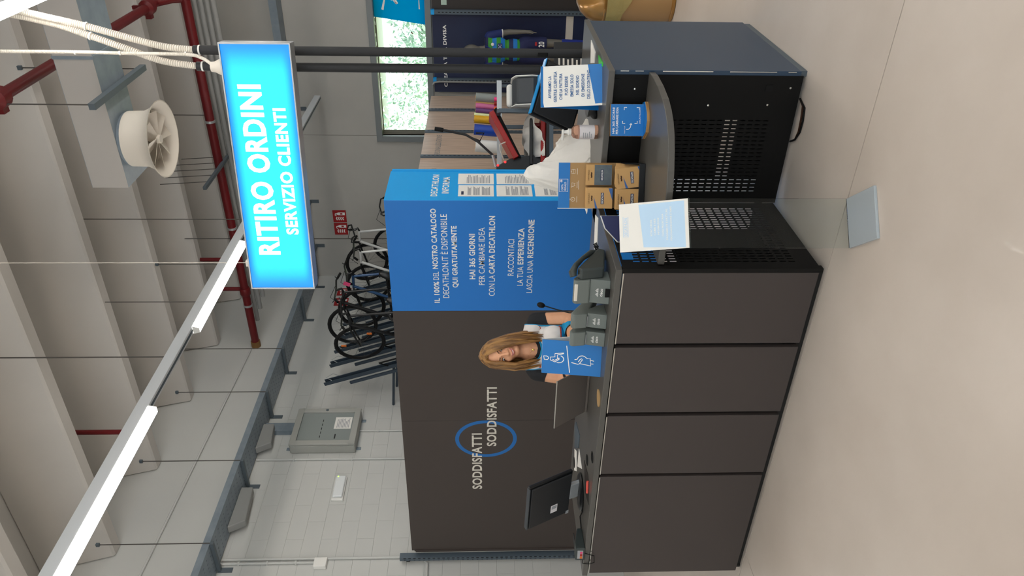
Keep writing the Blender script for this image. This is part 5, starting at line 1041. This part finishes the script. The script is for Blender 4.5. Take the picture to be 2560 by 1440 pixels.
# ------------------------------------------------------------------ bicycles stored on the wall rack
Fd = V(-.31, 0, .95).normalized(); Ud = V(.95, 0, .31).normalized()
def torus(mb, c, ax1, ax2, R, r, n=28, seg=8):
    return mb.tube([c+ax1*R*math.cos(2*math.pi*k/n)+ax2*R*math.sin(2*math.pi*k/n) for k in range(n)], r, seg, closed=True, up=ax1.cross(ax2))
def bike(px, py, wx, steer, frame, bars, lb, extra=None, turn=-.12):
    c = at(px, py, x=wx); t = thing('bicycle', lb, 'bicycle', c, turn, 'bicycles on the wall rack')
    S = Matrix.Rotation(steer, 3, Ud); f1 = S @ Fd; sd = S @ Y
    def wheel(w0, a1, a2, nm):
        w = torus(MB(), w0, a1, a2, .325, .021).build(nm, 'tyre', t, True); torus(MB(), w0, a1, a2, .300, .010, 28, 6).build('rim', 'bike_black', w, True)
        m_ = MB(); ax = a1.cross(a2)
        for k in range(14):
            q = 2*math.pi*k/14; m_.tube([w0+ax*.025*(1 if k % 2 else -1), w0+a1*.30*math.cos(q)+a2*.30*math.sin(q)], .0018, 4)
        m_.tube([w0-ax*.045, w0+ax*.045], .018, 8); m_.build('spokes', 'spoke', w)
    O_ = V(0, 0, 0); crown = O_+Ud*.40-Fd*.05; head = O_+Ud*.60-Fd*.13; rear = O_-Fd*1.02; bb = O_-Fd*.58-Ud*.05; seat = O_-Fd*.72+Ud*.46; sdl = O_-Fd*.78+Ud*.66
    wheel(O_, f1, Ud, 'front_wheel'); wheel(rear, Fd, Ud, 'rear_wheel')
    m_ = MB()
    for s in (-1, 1): m_.tube([O_+sd*.05*s, O_+sd*.05*s+Ud*.36-Fd*.03, crown+sd*.02*s], .013, 8)
    m_.build('fork', 'bike_black', t, True)
    m_ = MB().tube([crown, head], .020, 10); m_.tube([head-Ud*.02, seat], .017, 10); m_.tube([crown+Ud*.02, bb], .021, 10); m_.tube([bb, seat], .017, 10)
    for s in (-1, 1): m_.tube([bb+Y*.03*s, rear+Y*.06*s], .010, 8); m_.tube([seat+Y*.02*s, rear+Y*.06*s], .009, 8)
    m_.build('frame', frame, t, True); MB().tube([seat, sdl], .014, 8).build('seat_post', 'bike_black', t, True); MB().ball(sdl-Fd*.03, (.05, .06, .13), Matrix.Rotation(.3, 3, 'Y')).build('saddle', 'bike_black', t, True)
    st = head+Ud*.05; ex = st+f1*.08; MB().tube([head, st, ex], .016, 8).build('stem', 'bike_black', t, True)
    if bars == 'flat': pts = [ex+sd*.32-f1*.06+Ud*.03, ex+sd*.2+Ud*.02, ex+sd*.05, ex-sd*.05, ex-sd*.2+Ud*.02, ex-sd*.32-f1*.06+Ud*.03]
    elif bars == 'city': pts = [ex+sd*.30-f1*.20+Ud*.08, ex+sd*.27-f1*.05+Ud*.09, ex+sd*.12+Ud*.05, ex, ex-sd*.12+Ud*.05, ex-sd*.27-f1*.05+Ud*.09, ex-sd*.30-f1*.20+Ud*.08]
    else: pts = [ex+sd*.20-f1*.02-Ud*.12, ex+sd*.20+f1*.09-Ud*.06, ex+sd*.20+f1*.05, ex+sd*.18, ex, ex-sd*.18, ex-sd*.20+f1*.05, ex-sd*.20+f1*.09-Ud*.06, ex-sd*.20-f1*.02-Ud*.12]
    MB().tube(pts, .012, 8).build('handlebar', 'bike_black', t, True)
    for a, b2_ in ((pts[0], pts[1]), (pts[-1], pts[-2])): MB().tube([a, a.lerp(b2_, .75)], .017, 8).build('grip', 'black', t, True); MB().tube([a.lerp(b2_, .8), a.lerp(b2_, .3)+f1*.06], .006, 6).build('brake_lever', 'soft_black', t, True)
    MB().tube([ex+sd*.15, ex+f1*.12-Ud*.08, crown+f1*.05], .004, 5).build('brake_cable', 'black', t, True)
    m_ = MB().tube([bb-Y*.07, bb+Y*.07], .02, 8); m_.tube([bb+Y*.07, bb+Y*.07-Ud*.17], .011, 6); m_.tube([bb-Y*.07, bb-Y*.07+Ud*.17], .011, 6); torus(m_, bb+Y*.05, Fd, Ud, .09, .006, 20, 6); m_.build('crank', 'spoke', t, True)
    if extra == 'reflector':
        for q in (.2, 2.6): MB().cbox(O_+f1*.22*math.cos(q)+Ud*.22*math.sin(q), (.03, .02, .07)).build('reflector', 'orange', t, bevel=.005)
    if extra == 'tag': MB().cbox(head+Ud*.1-Fd*.1, (.06, .004, .09), Matrix.Rotation(.4, 3, 'Y')).build('price_tag', 'pink', t)
    return t
bike(900, 857, -6.15, .15, 'bike_black', 'flat', 'black bicycle nearest the empty racks, front wheel with orange reflectors', 'reflector', -.30)
bike(882, 812, -6.15, .1, 'bike_black', 'flat', 'black bicycle with pink tag, second from the empty racks', 'tag')
bike(905, 770, -6.2, .25, 'bike_blue', 'flat', 'blue framed bicycle in the middle of the wall rack')
bike(922, 708, -6.2, .15, 'bike_white', 'flat', 'white framed bicycle in the wall rack with flat bars')
bike(918, 655, -6.2, .3, 'bike_white', 'drop', 'white framed racing bicycle with drop bars in the wall rack')
bike(985, 610, -6.2, .2, 'bike_black', 'city', 'black city bicycle with swept bars at the far end of the rack')
for k, py_ in enumerate((960, 915, 880, 848, 812, 775, 735, 695)):
    a = at(814+.31*(960-py_), py_, x=-6.72); r0 = thing('bike_rail', ('first empty bike rail at the near end of the wall rack', 'second empty bike rail of the wall rack', 'bike rail beside the nearest bicycle', 'fourth bike rail, between two black bicycles', 'fifth bike rail of the wall rack', 'sixth bike rail, beside the blue bicycle', 'seventh bike rail of the wall rack', 'farthest bike rail, beside the white bicycles')[k], 'rack', a, 0, 'rails of the wall bike rack')
    d = -Fd; e = V(.95, 0, .31).normalized()
    for s in (-1, 1): MB().slab(V(0, s*.035, 0), d, Y, e, 0, 2.3, -.006, .006, 0, .05).build('flange', 'rail', r0)
    MB().slab(V(0, 0, 0), d, Y, e, .0, 2.3, -.035, .035, -.006, 0).build('web', 'rail', r0); MB().slab(V(0, 0, 0), d, Y, e, .35, 2.3, -.06, -.036, -.07, -.03).build('support', 'rail', r0)
    MB().tube([d*.12+e*.05-Y*.03, d*.05+e*.10, d*.16+e*.12+Y*.02, d*.22+e*.06+Y*.03], .005, 6).build('hook', 'alu', r0, True)
    MB().tube([d*1.0-e*.0, V(-.39, 0, -.9)], .018, 8).build('wall_strut', 'rail', r0); MB().tube([d*.95+e*.06-Y*.05, d*.85+e*.14-Y*.05, d*1.2+e*.14-Y*.05, d*1.25+e*.06-Y*.05], .012, 8).build('stop', 'black', r0, True)

# ------------------------------------------------------------------ outside the window
def tree(x, y, h, r, lb, seed):
    t = thing('tree', lb, 'tree', (x, y, -.05)); rg = random.Random(seed); MB().tube([V(0, 0, 0), V(.05, 0, h*.4), V(-.05, .05, h*.75)], [.14, .11, .05], 8).build('trunk', 'bark', t, True)
    m_ = MB(); cs = [(V(rg.uniform(-r, r)*.7, rg.uniform(-r, r)*.5, h*.62+rg.uniform(-.45, .45)*r), r*rg.uniform(.3, .55)) for _ in range(16)]
    for c, rad in cs:
        for _ in range(170):
            d = V(rg.gauss(0, 1), rg.gauss(0, 1), rg.gauss(0, 1)).normalized(); p = c+d*rad*rg.uniform(.55, 1.05); u = V(rg.gauss(0, 1), rg.gauss(0, 1), rg.gauss(0, 1)).normalized(); w_ = d.cross(u).normalized(); s_ = rg.uniform(.05, .13)
            m_.add([p-u*s_, p+w_*s_*.5, p+u*s_, p-w_*s_*.5], [(0,1,2,3)])
    me = bpy.data.meshes.new('foliage'); me.from_pydata([tuple(v) for v in m_.v], [], m_.f); me.materials.append(MT['leaf']); o = bpy.data.objects.new('foliage', me); COL.objects.link(o); o.parent = t; o['kind'] = 'stuff'
tree(-9.3, 24, 6.0, 2.4, 'pale green leafy tree seen through the left part of the window', 1); tree(-7.6, 28, 5.6, 1.8, 'pale green leafy tree seen between the two service posts', 2); tree(-5.2, 21, 4.7, 1.7, 'pale green leafy tree seen through the window right of the posts', 3)
bd_ = thing('building', 'white low building seen through the window', 'building', (-6, 34, -.05)); MB().box(-9, 8, 0, 6, 0, 6.2).build('wall', 'building', bd_); MB().box(-9.2, 8.2, -.2, 6.2, 6.2, 6.5).build('roof', 'frame_grey', bd_)
